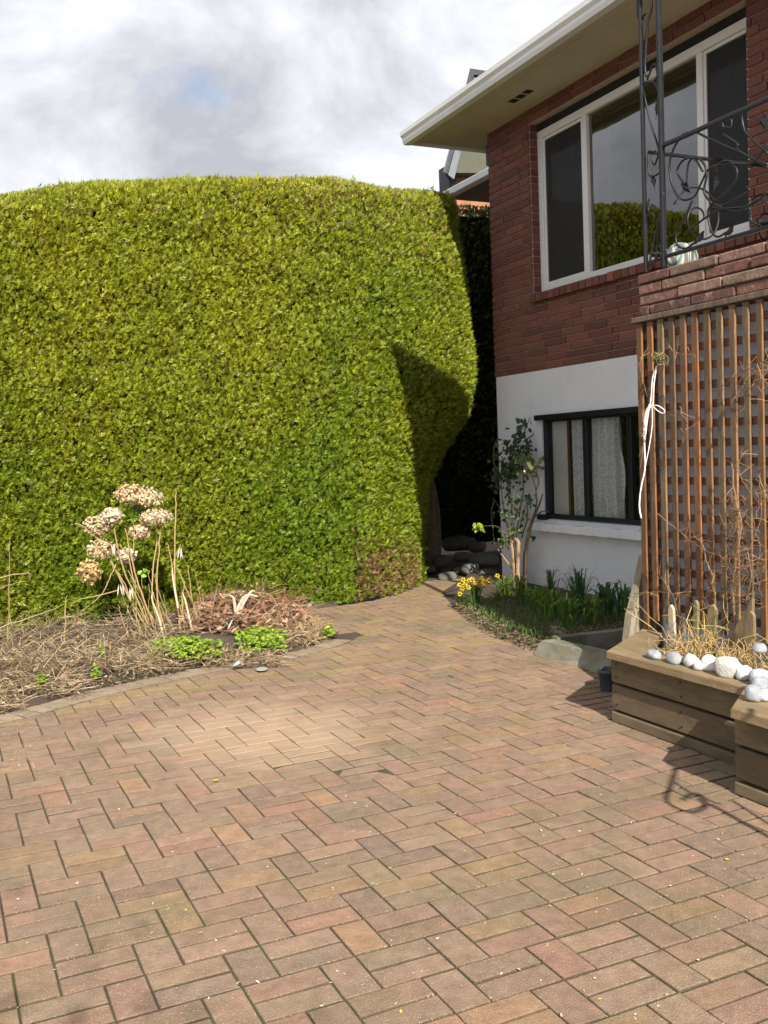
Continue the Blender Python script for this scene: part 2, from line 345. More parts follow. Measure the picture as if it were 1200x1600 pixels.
for j in range(-34, 38):
    y0 = 3.05-2*WY*j                                  # far edge of this strip
    if y0 > 10.9 or y0 < -3.5: continue
    x0 = 1.533-WX*j
    k0 = int((-6-x0)/(3*WX))-1; k1 = int((6.2-x0)/(3*WX))+2
    for k in range(k0, k1):
        xa = x0+3*WX*k
        quads = [(xa, y0-2*WY, xa+WX, y0), (xa+WX, y0-WY, xa+3*WX, y0), (xa+WX, y0-2*WY, xa+3*WX, y0-WY)]
        for (ax, ay, bx, by) in quads:
            ax, ay, bx, by = ax+J*.70, ay+J*1.45, bx-J*.70, by-J*1.45
            cx, cy = (ax+bx)/2, (ay+by)/2
            if cx < -5.8 or cx > 6.1 or cy > 11: continue
            rot = rng.normal(0, .006); cs, sn = math.cos(rot), math.sin(rot)
            poly = [np.array([cx+(px-cx)*cs-(py-cy)*sn, cy+(px-cx)*sn+(py-cy)*cs]) for px, py in ((ax, ay), (bx, ay), (bx, by), (ax, by))]
            ds = np.hypot(SP[:, 0]-cx, SP[:, 1]-cy)
            if ds.min() > .6:
                if not inside((cx, cy), OUT): continue
            else:
                for i in np.where(ds < .45)[0]:
                    p, nn, t, L = segs[i]; s_ = (np.array([cx, cy])-p)@t
                    if -.12 < s_ < L+.12 and len(poly) >= 3: poly = clip(poly, p+nn*.004, nn)
                if len(poly) < 3: continue
                pa = np.array(poly); ctr = pa.mean(0)
                if not inside(ctr, OUT): continue
                area = abs(sum(pa[i][0]*pa[(i+1) % len(pa)][1]-pa[(i+1) % len(pa)][0]*pa[i][1] for i in range(len(pa))))/2
                if area < .0016: continue
            if cx > 3.32 and cy < 4.2 : continue
            c = np.array(PCOL[rng.integers(len(PCOL))])*[1.0, .925, .845]*U(.89, 1.08)*(1+U(-.012, .012, 3))
            if cy > 6.2 and U() < .4: c = c*np.array([1.05, 1.12, .85])
            elif U() < .14: c = c*np.array([1.08, 1.05, .90])
            elif U() < .15: c = c*np.array([1.04, .96, .95])
            paver(mb, poly, c)
# header course along the bed
acc = 0; L0 = LEFTs[:nb+1]; cum = np.r_[0, np.cumsum(np.linalg.norm(np.diff(L0, axis=0), axis=1))]
s_ = 0
while s_ < cum[-1]-.12:
    wdt = .103*U(.97, 1.03)
    def at(s): return np.array([np.interp(s, cum, L0[:, 0]), np.interp(s, cum, L0[:, 1])])
    a, b = at(s_+.003), at(s_+wdt-.003); t = (b-a)/np.linalg.norm(b-a); nn = np.array([t[1], -t[0]])
    dpt = BORDER-.006; o = nn*U(-.006, .006)
    paver(mb, [a+o, b+o, b+nn*dpt, a+nn*dpt], jit((.30, .225, .16), .12), .002)
    s_ += wdt
mb.origin = (0, 0, 0)
tag(mb.build('driveway', MT['paver']), kind='structure')

# planting bed soil, slightly mounded
def bed(name, line, inner, z0, hump, n2=10):
    mb = MB(); line = np.array(line); inner = np.array(inner); V = []; n = len(line)
    for k in range(n2):
        f = k/(n2-1)
        for i in range(n):
            p = line[i]*(1-f)+inner[i]*f
            z = z0+hump*math.sin(min(1, f*2.2)*math.pi/2)+.018*float(vnoise([[p[0]*4, p[1]*4, 0]], 3)[0])*(f > 0)+U(-.006, .006)
            V.append((p[0], p[1], z if k else -.02))
    F = [(k*n+i, k*n+i+1, (k+1)*n+i+1, (k+1)*n+i) for k in range(n2-1) for i in range(n-1)]
    mb.add(V, F); mb.origin = (0, 0, 0)
    return tag(mb.build(name, MT['soil']), kind='structure')
ll = spline(LEFT[:13], 60); inn = np.array([[p[0]*.9+.4*(p[0] > 2)*0, 10.2] for p in ll]); inn[:, 0] = np.interp(np.arange(60), [0, 59], [-6, 3.9])
bed('planting_bed_soil', ll, inn, .008, .055)
rl = np.array([p for p in RIGHTs if p[1] > 6.12]); inn2 = np.array([[5.8, y] for y in np.linspace(10.2, 6.0, len(rl))])
bed('planting_bed_soil', rl, inn2, .005, .05)

# ------------------------------------------------------------ house
FX, CY = 5.7, 9.30           # facade plane and its far corner
ZB, ZS = 2.27, 4.885         # top of the white base, underside of the soffit
H = thing('brick_house', 'two storey house of dark red brick over a white painted ground floor', 'house', (8.7, 3, 0))
UW = (5.60, 8.52, 3.03, 4.749)        # upper window opening y0 y1 z0 z1
LW = (4.9, 8.43, .74, 1.80)          # lower window opening
YN = -4.0                             # near end of the house
mb = MB()
def wall_rects(mb, y0, y1, z0, z1, op, x0, x1):
    a, b, c, d = op
    for r in ((b, y1, z0, z1), (y0, a, z0, z1), (a, b, z0, c), (a, b, d, z1)): mb.box((x0, r[0], r[2]), (x1, r[1], r[3]))
wall_rects(mb, YN, CY-.012, ZB, ZS+.1, UW, FX+.012, FX+.22)
mb.box((FX+.22, CY-.22, ZB), (11.8, CY-.012, ZS+.1)); mb.box((11.6, YN, 0), (11.8, CY-.22, ZS+.1)); mb.box((FX+.22, YN, 0), (11.6, YN+.2, ZS+.1))
mb.build('mortar_wall', MT['mortar'], H)
mb = MB(); wall_rects(mb, YN, CY-.02, 0, ZB-.002, LW, FX+.002, FX+.2); mb.box((FX+.2, CY-.2, 0), (11.6, CY-.02, ZB-.002))
plw = mb.build('plaster_wall', MT['plaster'], H)
# brick skin, every brick a raised block; one mesh
BC = [(.185, .066, .050), (.200, .074, .054), (.168, .060, .048), (.21, .080, .056), (.145, .056, .047), (.19, .080, .062)]
CH = .0728; BL = .36
mb = MB(); nrow = int(round((ZS-ZB)/CH)); CH = (ZS+.01-ZB)/nrow
for r in range(nrow):
    z0 = ZB+r*CH+.005; z1 = z0+CH-.010; y = CY-(U(.05, .3) if r % 2 else U(.2, .34)); edges = [CY, y]
    while y > YN: y -= BL*U(.92, 1.08) if U() > .12 else BL*.5; edges.append(y)
    for a, b in zip(edges[1:], edges[:-1]):
        ya, yb = a+.005, b-(.005 if b < CY else 0)
        pieces = [(ya, yb)]
        if z1 > UW[2]+.01 and z0 < UW[3]-.01:
            pieces = []
            if yb > UW[1]: pieces.append((max(ya, UW[1]), yb))
            if ya < UW[0]: pieces.append((ya, min(yb, UW[0])))
        for p, q in pieces:
            if q-p < .015 or q < 1.0: continue
            d = U(0, .005); c = jit(BC[rng.integers(len(BC))], .11)
            mb.bbox((FX+.012-.012-d, p, z0), (FX+.016, q, z1), c, .003)
# quoins of the window reveals and the far end wall
for r in range(nrow):
    z0 = ZB+r*CH+.005; z1 = z0+CH-.010
    if z1 > UW[2]+.01 and z0 < UW[3]-.01:
        for yy, sg in ((UW[1], -1), (UW[0], 1)):
            mb.bbox((FX+.02, min(yy, yy+sg*.012), z0), (FX+.13, max(yy, yy+sg*.012), z1), jit(BC[rng.integers(len(BC))], .11), .003)
    x = FX+.02; k = 0
    while x < 9:
        L = BL if not (k == 0 and r % 2) else BL*.5; mb.bbox((x, CY-.014, z0), (x+L-.01, CY+U(0, .004), z1), jit(BC[rng.integers(len(BC))], .11), .003); x += L; k += 1
mb.build('brick_wall', MT['brick'], H)
# upper window sill of bricks laid on edge
mb = MB(); y = 8.50
while y > 5.4:
    mb.bbox((FX-.055, y-.098, 2.955), (FX+.10, y-.006, 3.035+U(-.003, .003)), jit(BC[rng.integers(len(BC))], .25), .004); y -= .104
us = mb.build('window_sill', MT['brick'], H); us['label'] = 'sill of red bricks laid on edge under the big upstairs window'
# upper window
def frame_box(mb, x0, x1, y0, y1, z0, z1, t, tb=None):
    tb = tb or t
    mb.bbox((x0, y0, z0), (x1, y0+t, z1)); mb.bbox((x0, y1-t, z0), (x1, y1, z1))
    mb.bbox((x0, y0+t, z0), (x1, y1-t, z0+tb)); mb.bbox((x0, y0+t, z1-t), (x1, y1-t, z1))
wn = MB(); a, b, c, d = UW[0]+.012, UW[1]-.012, UW[2]+.008, 4.675
frame_box(wn, FX+.10, FX+.17, a, b, c, d, .075, .09)
m1, m2 = 7.735, 6.205
for m in (m1, m2): wn.bbox((FX+.103, m-.035, c+.091), (FX+.168, m+.035, d-.076))
wf = wn.build('window', MT['vinyl'], H); wf['label'] = 'wide white framed upstairs window in three parts'
def part(mbx, name, mat, par, **k): o = mbx.build(name, mat, par, **k); return o
for (p, q) in ((m1+.036, b-.076), (a+.076, m2-.036)):      # side sashes with insect screens
    s2 = MB(); frame_box(s2, FX+.115, FX+.15, p, q, c+.092, d-.078, .028); part(s2, 'sash', MT['vinyl'], wf)
    s3 = MB(); s3.box((FX+.124, p+.03, c+.122), (FX+.1245, q-.03, d-.108)); part(s3, 'insect_screen', MT['screen'], wf)
for (p, q, e_) in ((m1+.036, b-.076, .045), (m2+.036, m1-.036, 0), (a+.076, m2-.036, .045)):
    s4 = MB(); s4.add([(FX+.14, p+e_*.6, c+.092+e_*.6), (FX+.14, q-e_*.6, c+.092+e_*.6), (FX+.14, q-e_*.6, d-.077-e_*.6), (FX+.14, p+e_*.6, d-.077-e_*.6)], [(3, 2, 1, 0)]); part(s4, 'glass_pane', MT['glass'], wf)
s5 = MB(); s5.box((FX+.098, UW[0]+.013, 4.68), (FX+.17, UW[1]-.013, UW[3]-.001)); part(s5, 'lintel', MT['black'], wf)  # near-black colour stands in for the shade of the recess
def room(name, x0, x1, y0, y1, z0, z1, mat):
    mb = MB(); t = .05
    mb.box((x1, y0, z0), (x1+t, y1, z1)); mb.box((x0, y0-t, z0), (x1, y0, z1)); mb.box((x0, y1, z0), (x1, y1+t, z1)); mb.box((x0, y0, z0-t), (x1, y1, z0)); mb.box((x0, y0, z1), (x1, y1, z1+t))
    return mb.build(name, mat, H)
room('upstairs_room', FX+.23, 9, 4.8, 9.0, 2.5, 4.83, MT['black'])
room('downstairs_room', FX+.21, 8.5, 4.6, 9.0, .3, 2.2, MT['black'])
def curtain(x, y0, y1, z0, z1, amp, per, flare=0):
    mb = MB(); n = 60; m = 14; V = []
    for k in range(m):
        f = k/(m-1); z = z1+(z0-z1)*f
        for i in range(n):
            u = i/(n-1); y = y0+(y1-y0)*u+flare*math.sin(f*9)*.5*(u < .03)-flare*f*(u < .5)*(.5-u)*2
            V.append((x+amp*math.sin(u*(y1-y0)/per*6.283+.6*math.sin(f*2+u*5)), y, z))
    mb.add(V, [(k*n+i, k*n+i+1, (k+1)*n+i+1, (k+1)*n+i) for k in range(m-1) for i in range(n-1)]); return mb
curtain(FX+.42, 7.75, 8.35, 2.7, 4.7, .03, .14).build('curtain', MT['curtain'], H, smooth=True)
curtain(FX+.42, 5.7, 6.2, 2.7, 4.7, .03, .12).build('curtain', MT['curtain'], H, smooth=True)

# lower window: dark frame, pale blind edge, lace curtains
lwn = MB(); yA, yB, zA, zB_ = 4.9, 8.43, .765, 1.76
lwn.bbox((FX+.02, yA, zA), (FX+.09, yB, zA+.04)); lwn.bbox((FX+.02, yA, zB_-.02), (FX+.09, yB, zB_+.005)); lwn.bbox((FX+.02, yB-.055, zA+.04), (FX+.09, yB, zB_-.02))
for y in (7.745, 7.09, 6.1): lwn.bbox((FX+.025, y-.032, zA+.04), (FX+.085, y+.032, zB_-.02))
lf = lwn.build('window', MT['darktrim'], H); lf['label'] = 'low ground floor window with black frame and lace curtains'
t_ = MB(); t_.bbox((FX-.045, 4.9, 1.762), (FX+.09, 8.50, 1.815)); part(t_, 'lintel', MT['darktrim'], lf)
t_ = MB(); t_.bbox((FX-.03, 8.38, .745), (FX+.06, 8.52, .80)); part(t_, 'frame_foot', MT['darktrim'], lf)
t_ = MB(); t_.add([(FX+.055, yA, zA+.05), (FX+.055, yB-.075, zA+.05), (FX+.055, yB-.075, zB_-.03), (FX+.055, yA, zB_-.03)], [(3, 2, 1, 0)]); part(t_, 'glass_pane', MT['clearglass'], lf)
t_ = MB(); t_.bbox((FX+.10, 8.13, zA+.01), (FX+.11, 8.42, zB_)); part(t_, 'blind', MT['whitewood'], lf)
t_ = MB(); t_.bbox((FX+.095, 8.095, zA+.01), (FX+.13, 8.129, zB_)); part(t_, 'wood_strip', MT['brownwood'], lf)
curtain(FX+.125, 7.80, 8.07, zA-.05, zB_, .028, .085, .03).build('lace_curtain', MT['lace'], lf, smooth=True)
curtain(FX+.125, 7.34, 7.72, zA-.05, zB_, .030, .10, .05).build('lace_curtain', MT['lace'], lf, smooth=True)
t_ = MB(); t_.bbox((FX+.13, 6.99, zA+.01), (FX+.14, 7.05, zB_)); part(t_, 'curtain_edge', MT['lace'], lf)
# white brick sill, slightly uneven
t_ = MB(); y = 8.52
while y > 5.0:
    t_.bbox((FX-.105, y-.112+.001, .635+U(-.003, .003)), (FX+.05, y, .72+U(-.004, .004)), (1, 1, 1), .006); y -= .112
t_.add([(FX-.095, 5.0, .722), (FX-.095, 8.5, .722), (FX+.06, 8.5, .757), (FX+.06, 5.0, .757)], [(0, 1, 2, 3)][::-1])
t_.build('window_sill', MT['plaster'], H)['label'] = 'thick white painted sill under the low window'

# eaves: soffit, fascia, gutter, vent, roof
EX, EY = 5.02, 9.78
t_ = MB(); t_.box((EX, YN, ZS), (FX+.3, EY-.02, ZS+.02)); t_.box((FX+.3, CY-.3, ZS), (12.4, EY-.02, ZS+.02)); t_.build('soffit', MT['soffit'], H)
t_ = MB(); t_.bbox((EX, YN, ZS-.012), (EX+.035, EY, ZS-.001)); t_.bbox((EX+.12, YN, ZS-.008), (EX+.135, EY-.1, ZS-.001)); t_.build('soffit_trim', MT['soffit'], H)
t_ = MB(); t_.box((EX-.018, YN, ZS-.03), (EX-.001, EY, ZS+.14)); t_.box((EX-.018, EY, ZS-.03), (12.4, EY+.018, ZS+.14)); t_.build('fascia', MT['whitewood'], H)
prof = [(-.02, -.045), (-.085, -.045), (-.10, -.01), (-.10, .015), (-.125, .045), (-.13, .085), (-.12, .088), (-.12, .078), (-.025, .075)]
t_ = MB(); ys = np.linspace(YN, EY+.02, 14); V = [(EX+p, y, ZS+.01+q) for y in ys for p, q in prof]; k = len(prof)
t_.add(V, [(i*k+j, (i+1)*k+j, (i+1)*k+j+1, i*k+j+1) for i in range(len(ys)-1) for j in range(k-1)]+[tuple((len(ys)-1)*k+j for j in range(k))])
t_.build('gutter', MT['gutter'], H)
t_ = MB()
for i in range(3): t_.box((5.37, 8.02+.125*i, ZS-.004), (5.45, 8.02+.125*i+.09, ZS+.001))
t_.build('soffit_vent', MT['darktrim'], H)
t_ = MB(); RZ = 6.6
t_.add([(EX-.06, YN, 5.01), (EX-.06, EY+.08, 5.01), (12.5, EY+.08, 5.01), (12.5, YN, 5.01), (8.7, EY+.08, RZ), (8.7, YN, RZ), (EX-.06, YN, 4.985), (EX-.06, EY+.08, 4.985), (12.5, EY+.08, 4.985), (12.5, YN, 4.985)],
       [(0, 5, 4, 1), (1, 4, 2), (2, 4, 5, 3), (0, 1, 7, 6), (1, 2, 8, 7), (2, 3, 9, 8), (0, 3, 5), (6, 7, 8, 9)])
t_.build('roof', MT['shingle'], H)
# downspout boxing behind the corner
t_ = MB(); t_.bbox((5.80, CY+.02, 4.50), (6.0, CY+.14, 4.87)); t_.bbox((5.86, CY+.03, .1), (5.99, CY+.12, 4.50)); t_.build('downspout', MT['whitewood'], H)
t_ = MB(); t_.bbox((5.72, CY+.0165, 4.58), (5.79, CY+.08, 4.80)); t_.build('corner_light', MT['darktrim'], H)

# ------------------------------------------------------------ porch
PX, PY, PZ = 3.80, 4.60, 2.47
P = thing('raised_porch', 'raised porch with a weathered brick edge and white wall behind the trellis', 'porch', (4.6, 2, 0))
t_ = MB(); t_.box((PX+.075, -1.5, 0), (FX, PY-.03, 2.183)); t_.build('base_wall', MT['greywall'], P)
t_ = MB(); t_.box((PX+.03, -1.5, 2.20), (FX, PY-.02, PZ-.012)); t_.build('deck', MT['mortar'], P)
OC = [(.15, .07, .055), (.18, .09, .07), (.12, .06, .05), (.19, .11, .08), (.21, .135, .10)]
mb = MB(); ch = (PZ-2.225)/4
for r in range(4):
    z0 = 2.225+r*ch+.003; y = PY-.01-(.0 if r % 2 else 0); first = [.09, .33, .2, .27][r]
    while y > -1.5:
        L = first if y > PY-.02 else .33*U(.9, 1.1)
        mb.bbox((PX+U(-.006, .006), y-L+.004, z0), (PX+.10, y-.004, z0+ch-.008+U(-.002, .002)), jit(OC[rng.integers(len(OC))], .2), .006); y -= L
for r in range(4):
    z0 = 2.225+r*ch+.003; x = PX+.1
    while x < FX-.05: mb.bbox((x+.004, PY-.03, z0), (min(x+.33, FX)-.004, PY-.01, z0+ch-.008), jit(OC[rng.integers(len(OC))], .2), .005); x += .33
mb.build('brick_edge', MT['brick_old'], P)
t_ = MB(); t_.bbox((PX-.034, -1.5, 2.190), (PX+.10, PY+.02, 2.222), (.15, .11, .08)); t_.build('ledger_board', MT['batten'], P)
# unseen beam on the iron post, plus an added panel shaped to shadow the hedge
PRX, PRY, PRZ = 3.79, 4.60, 4.76
t_ = MB(); t_.bbox((PRX, -1.6, PRZ-.0), (PRX+.05, PRY, PRZ+.1)); t_.build('unseen_beam', MT['soffit'], P)
t_ = MB(); pg = [(3.05, 6.47), (3.5, 4.85), (3.56, 4.77), (5.9, 4.77), (5.9, 6.9), (4.34, 6.9), (4.33, 6.12), (4.16, 6.09)]; n = len(pg)
t_.add([(x, 3.40, z) for x, z in pg]+[(x, 3.28, z) for x, z in pg], [tuple(range(n))[::-1], tuple(range(n, 2*n))]+[(i, (i+1) % n, n+(i+1) % n, n+i) for i in range(n)]); t_.build('shadow_panel', MT['soffit'], P)
t_ = MB(); t_.box((4.36, -1.5, PZ+.002), (FX-.02, 3.38, 4.76)); t_.build('shadow_block', MT['whitewood'], P)  # unseen block added to keep the sun off the facade

# ------------------------------------------------------------ lattice trellis
Lt = thing('wooden_trellis', 'weathered wooden lattice trellis leaning against the white porch wall', 'trellis', (PX, 3, .4))
mb = MB(); WC = [(.19, .125, .075), (.18, .105, .058), (.20, .14, .09), (.16, .095, .055), (.23, .12, .055)]
ys = [4.585-.0905*i for i in range(40)]
for i, y in enumerate(ys):
    if y < 1.0: break
    z0 = .40 if i == 0 else (.46 if i % 3 else .40)
    c = jit(WC[rng.integers(len(WC))], .2)
    mb.bbox((PX-.023+U(-.001, .001), y-.041+U(-.002, .002), z0), (PX-.006, y+U(-.003, .003), 2.184), np.array([c*.70, c*[1.35, 1.08, .75]]), .0015)  # sunlight put into the colour: side faces orange, front faces darker
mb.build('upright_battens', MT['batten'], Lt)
mb = MB()
for k in range(19):
    z = 2.105-.1035*k
    if z < .45: break
    mb.bbox((PX-.004+U(-.002, .002), 1.0, z-.021), (PX+.012, 4.585, z+.021), jit((.12, .055, .028), .25), .003)  # cross battens given a darker brown for the shade they stand in
mb.build('cross_battens', MT['batten'], Lt)
mb = MB(); mb.bbox((PX+.0135, 4.52, .02), (PX+.06, 4.60, 2.182), (.17, .12, .085)); mb.build('end_post', MT['batten'], Lt)
# flared end board between trellis and bed
mb = MB(); pr = [(3.80, .95), (3.815, .8), (3.84, .65), (3.87, .5), (3.885, .35), (3.895, .2), (3.90, 0.0)]
pr = [tuple(on_y(a, b, 4.66)[[0, 2]]) for a, b in ((1003, 868), (996, 905), (989, 935), (982, 960), (979, 985), (976, 1010))]+[(on_y(976, 1010, 4.66)[0]-.01, 0.)]
V = [(x, yy, z) for yy in (4.63, 4.69) for x, z in pr]+[(PX+.3, 4.63, pr[0][1]), (PX+.3, 4.63, 0), (PX+.3, 4.69, pr[0][1]), (PX+.3, 4.69, 0)]
n = len(pr); b0 = 2*n
mb.add(V, [tuple(range(n))+(b0+1, b0), (tuple(range(n, 2*n))+(b0+3, b0+2))[::-1]]+[(i+1, i, n+i, n+i+1) for i in range(n-1)]+[(0, b0, b0+2, n), (b0, b0+1, b0+3, b0+2)])
tag(mb.build('flared_board', MT['greywood']), 'grey-brown flared board standing on edge at the left end of the trellis', 'board')

# ------------------------------------------------------------ ironwork
def arc(c, r0, r1, a0, a1, n, u, v):
    t = np.linspace(0, 1, n); a = np.radians(a0+(a1-a0)*t); r = r0+(r1-r0)*t
    return np.array([c+rr*(math.cos(x)*u+math.sin(x)*v) for rr, x in zip(r, a)])
def ileaf(p, d, nrm, L=.085, W=.032):
    m = MB(); d = np.array(d, float); d /= np.linalg.norm(d); nrm = np.array(nrm, float); sd = np.cross(d, nrm); p = np.array(p, float)
    pts = [(0, 0), (.12, .25), (.22, .2), (.38, .5), (.5, .4), (.65, .38), (.78, .2), (1, 0)]
    top = [p+d*L*a+sd*W*b for a, b in pts]; bot = [p+d*L*a-sd*W*b for a, b in pts[1:-1]]; out = top+bot[::-1]; n = len(out)
    V = [q+nrm*(.006*math.sin(i)) for i, q in enumerate(out)]+[q-nrm*.003+nrm*(.006*math.sin(i)) for i, q in enumerate(out)]
    m.add(V, [tuple(range(n)), tuple(range(n, 2*n))[::-1]]+[(i, n+i, n+(i+1) % n, (i+1) % n) for i in range(n)]); return m
EYv, EZv, EXv = np.array([0, 1., 0]), np.array([0, 0, 1.]), np.array([1., 0, 0])
ip = thing('iron_post', 'black wrought iron porch post with scrolls and leaves, standing on the brick edge', 'post', (PX+.03, 4.44, PZ))
t_ = MB(); t_.bbox((PX, 4.517, PZ), (PX+.022, 4.539, PRZ)); t_.build('post_bar', MT['iron'], ip)
t_ = MB(); t_.bbox((PX, 4.365, PZ), (PX+.028, 4.393, PRZ)); t_.build('post_bar', MT['iron'], ip)
def pp(px, py, X=PX+.012): return on_x(px, py, X)
scr = [[(1000, -60), (1018, 0), (1012, 40), (1008, 100), (1010, 120)], [(1010, 20), (998, 30), (996, 0)], [(1011, 125), (1022, 100), (1027, 118), (1019, 128), (1005, 130)],
       [(1006, 145), (1016, 190), (1027, 225), (1029, 240), (1022, 258), (1018, 240), (1024, 236)], [(1012, 240), (1016, 275), (1034, 268)], [(1014, 310), (1013, 328), (1022, 338)], [(1037, 300), (1030, 360), (1022, 420)],
       [(1020, 420), (1030, 395), (1040, 390), (1036, 402), (1024, 408)], [(1007, 128), (1020, 128), (1028, 140), (1029, 155)], [(1015, 415), (1020, 380), (1034, 330), (1036, 300)]]
for i, s_ in enumerate(scr):
    t_ = MB(); t_.tube(spline([pp(*q) for q in s_], 24), .006 if i not in (0, 9) else .007, 6); t_.build('scroll', MT['iron'], ip, smooth=True)
for (a, b) in (((1000, 20), (1004, 50)), ((1027, 158), (1025, 188)), ((1018, 272), (1024, 298)), ((1018, 318), (1020, 330))):
    p0 = pp(*a); ileaf(p0, pp(*b)-p0, -EXv, np.linalg.norm(pp(*b)-p0)).build('iron_leaf', MT['iron'], ip)
ir = thing('iron_railing', 'black wrought iron railing with curling stems and leaves in front of the upstairs window', 'railing', (PX+.03, 3, PZ))
t_ = MB(); t_.bbox((PX+.004, .9, 3.132), (PX+.026, 4.364, 3.155)); t_.build('top_rail', MT['iron'], ir)
t_ = MB(); t_.bbox((PX+.004, .9, 2.522), (PX+.026, 4.364, 2.542)); t_.build('bottom_rail', MT['iron'], ir)
rs = [[(1085, 205), (1065, 212), (1048, 245), (1048, 280), (1062, 310), (1084, 308), (1096, 285), (1110, 262), (1140, 256), (1175, 254), (1200, 225)],
      [(1072, 290), (1076, 255), (1088, 246), (1101, 258), (1104, 275), (1100, 300), (1112, 318)],
      [(1070, 288), (1058, 268), (1068, 250), (1085, 248), (1098, 268)],
      [(1082, 312), (1070, 340), (1057, 360), (1058, 382), (1072, 388), (1090, 375)],
      [(1118, 272), (1124, 256), (1140, 252), (1152, 268), (1143, 292), (1112, 320), (1106, 335), (1112, 362), (1122, 370), (1136, 362)],
      [(1068, 366), (1120, 330), (1170, 322), (1200, 300)], [(1130, 322), (1168, 300), (1166, 292)], [(1174, 320), (1174, 345), (1188, 352)],
      [(1085, 205), (1120, 222), (1200, 258)], [(1130, 210), (1152, 225), (1154, 235), (1200, 262)], [(1172, 170), (1160, 180), (1164, 205), (1180, 222), (1200, 240)],
      [(1130, 200), (1130, 184), (1142, 184), (1142, 200), (1134, 198)], [(1112, 318), (1150, 330), (1185, 312), (1200, 318)]]
for s_ in rs:
    t_ = MB(); t_.tube(spline([pp(*q) for q in s_], 34), .0062, 6); t_.build('scroll', MT['iron'], ir, smooth=True)
for (a, b) in (((1064, 285), (1080, 302)), ((1120, 275), (1115, 300)), ((1112, 320), (1138, 332)), ((1086, 382), (1101, 360)), ((1132, 370), (1147, 352)), ((1184, 345), (1204, 350)), ((1188, 180), (1198, 205))):
    p0 = pp(*a); ileaf(p0, pp(*b)-p0, -EXv, np.linalg.norm(pp(*b)-p0), .04).build('iron_leaf', MT['iron'], ir)
# repeat of the pattern further along, beyond the picture
for k in (1, 2):
    for s_ in rs[:5]:
        t_ = MB(); t_.tube(spline([pp(*q) for q in s_], 20)-EYv*.72*k, .0062, 5); t_.build('scroll', MT['iron'], ir, smooth=True)
ib = thing('iron_railing', 'short black iron railing running from the post back to the brick wall', 'railing', (4.7, 4.5, PZ))
t_ = MB(); t_.bbox((PX+.03, 4.50, 3.14), (FX-.01, 4.52, 3.158)); t_.build('top_rail', MT['iron'], ib)
t_ = MB(); t_.bbox((PX+.03, 4.50, 2.56), (FX-.01, 4.52, 2.578)); t_.build('bottom_rail', MT['iron'], ib)
for k, cx in enumerate((4.2, 4.75, 5.3)):
    t_ = MB(); t_.tube(arc(np.array([cx, 4.51, 2.8]), .03, .2, 0, 520, 40, EXv, EZv), .006, 6); t_.build('scroll', MT['iron'], ib, smooth=True)
# stair handrail out of the picture at the right; only its shadow shows on the paving
hr = thing('stair_handrail', 'black iron stair handrail with a scrolled end, its shadow curling on the paving', 'railing', (2.6, 1.3, 0))
def back(px, py, Y=1.3):
    s_ = on_z(px, py, 0); k = (Y-s_[1])/SUN_DIR[1]; return s_+SUN_DIR*k
for pts, r in (([(1060, 1190), (1048, 1225), (1042, 1250), (1060, 1264), (1085, 1268), (1102, 1258), (1096, 1242), (1078, 1242), (1066, 1250)], .011), ([(1092, 1248), (1120, 1262), (1160, 1284), (1230, 1322)], .014), ([(1052, 1222), (1082, 1240), (1100, 1246), (1125, 1256)], .008), ([(1145, 1250), (1175, 1270), (1230, 1305)], .007)):
    t_ = MB(); t_.tube(spline([back(*q) for q in pts], 40), r, 6); t_.build('rail_bar' if r > .01 else 'scroll', MT['iron'], hr, smooth=True)
e1 = back(1230, 1322); t_ = MB(); t_.bbox((e1[0], 1.29, 0), (e1[0]+.03, 1.32, e1[2]+.05)); t_.build('newel_bar', MT['iron'], hr)
# glazed pot lying on the porch edge
pt = thing('glazed_pot', 'small white and blue-green striped glazed pot lying beside the iron post', 'pot', (PX+.17, 4.33, PZ))
mb = MB(); c0 = pp(1066, 410, PX+.17); ax = np.array([-.55, -.1, .05]); ax /= np.linalg.norm(ax); uu = np.cross(ax, EZv); uu /= np.linalg.norm(uu); vv = np.cross(uu, ax)
pf = [(.0, .03), (.004, .055), (.02, .072), (.045, .08), (.08, .082), (.11, .078), (.15, .06), (.16, .03)]; V = []; CC = []; n = 28
cols = [(.75, .76, .7), (.12, .22, .22), (.8, .8, .74), (.8, .8, .74), (.12, .22, .22), (.78, .78, .7), (.35, .35, .3), (.3, .3, .26)]
c0 = np.array([PX+.17, c0[1], PZ+.072])
for (a_, r_), cc in zip(pf[::-1], cols[::-1]):
    for k in range(n): V.append(c0+ax*(.08-a_)*1+ (uu*math.cos(6.283*k/n)+vv*math.sin(6.283*k/n))*r_); CC.append(cc)
V.append(c0+ax*.075); CC.append((.8, .8, .74)); m = len(pf)
mb.add(V, [(i*n+k, i*n+(k+1) % n, (i+1)*n+(k+1) % n, (i+1)*n+k) for i in range(m-1) for k in range(n)]+[((m-1)*n+k, (m-1)*n+(k+1) % n, m*n) for k in range(n)], np.array(CC))
mb.build('body', MT['glazed'], pt, smooth=True)

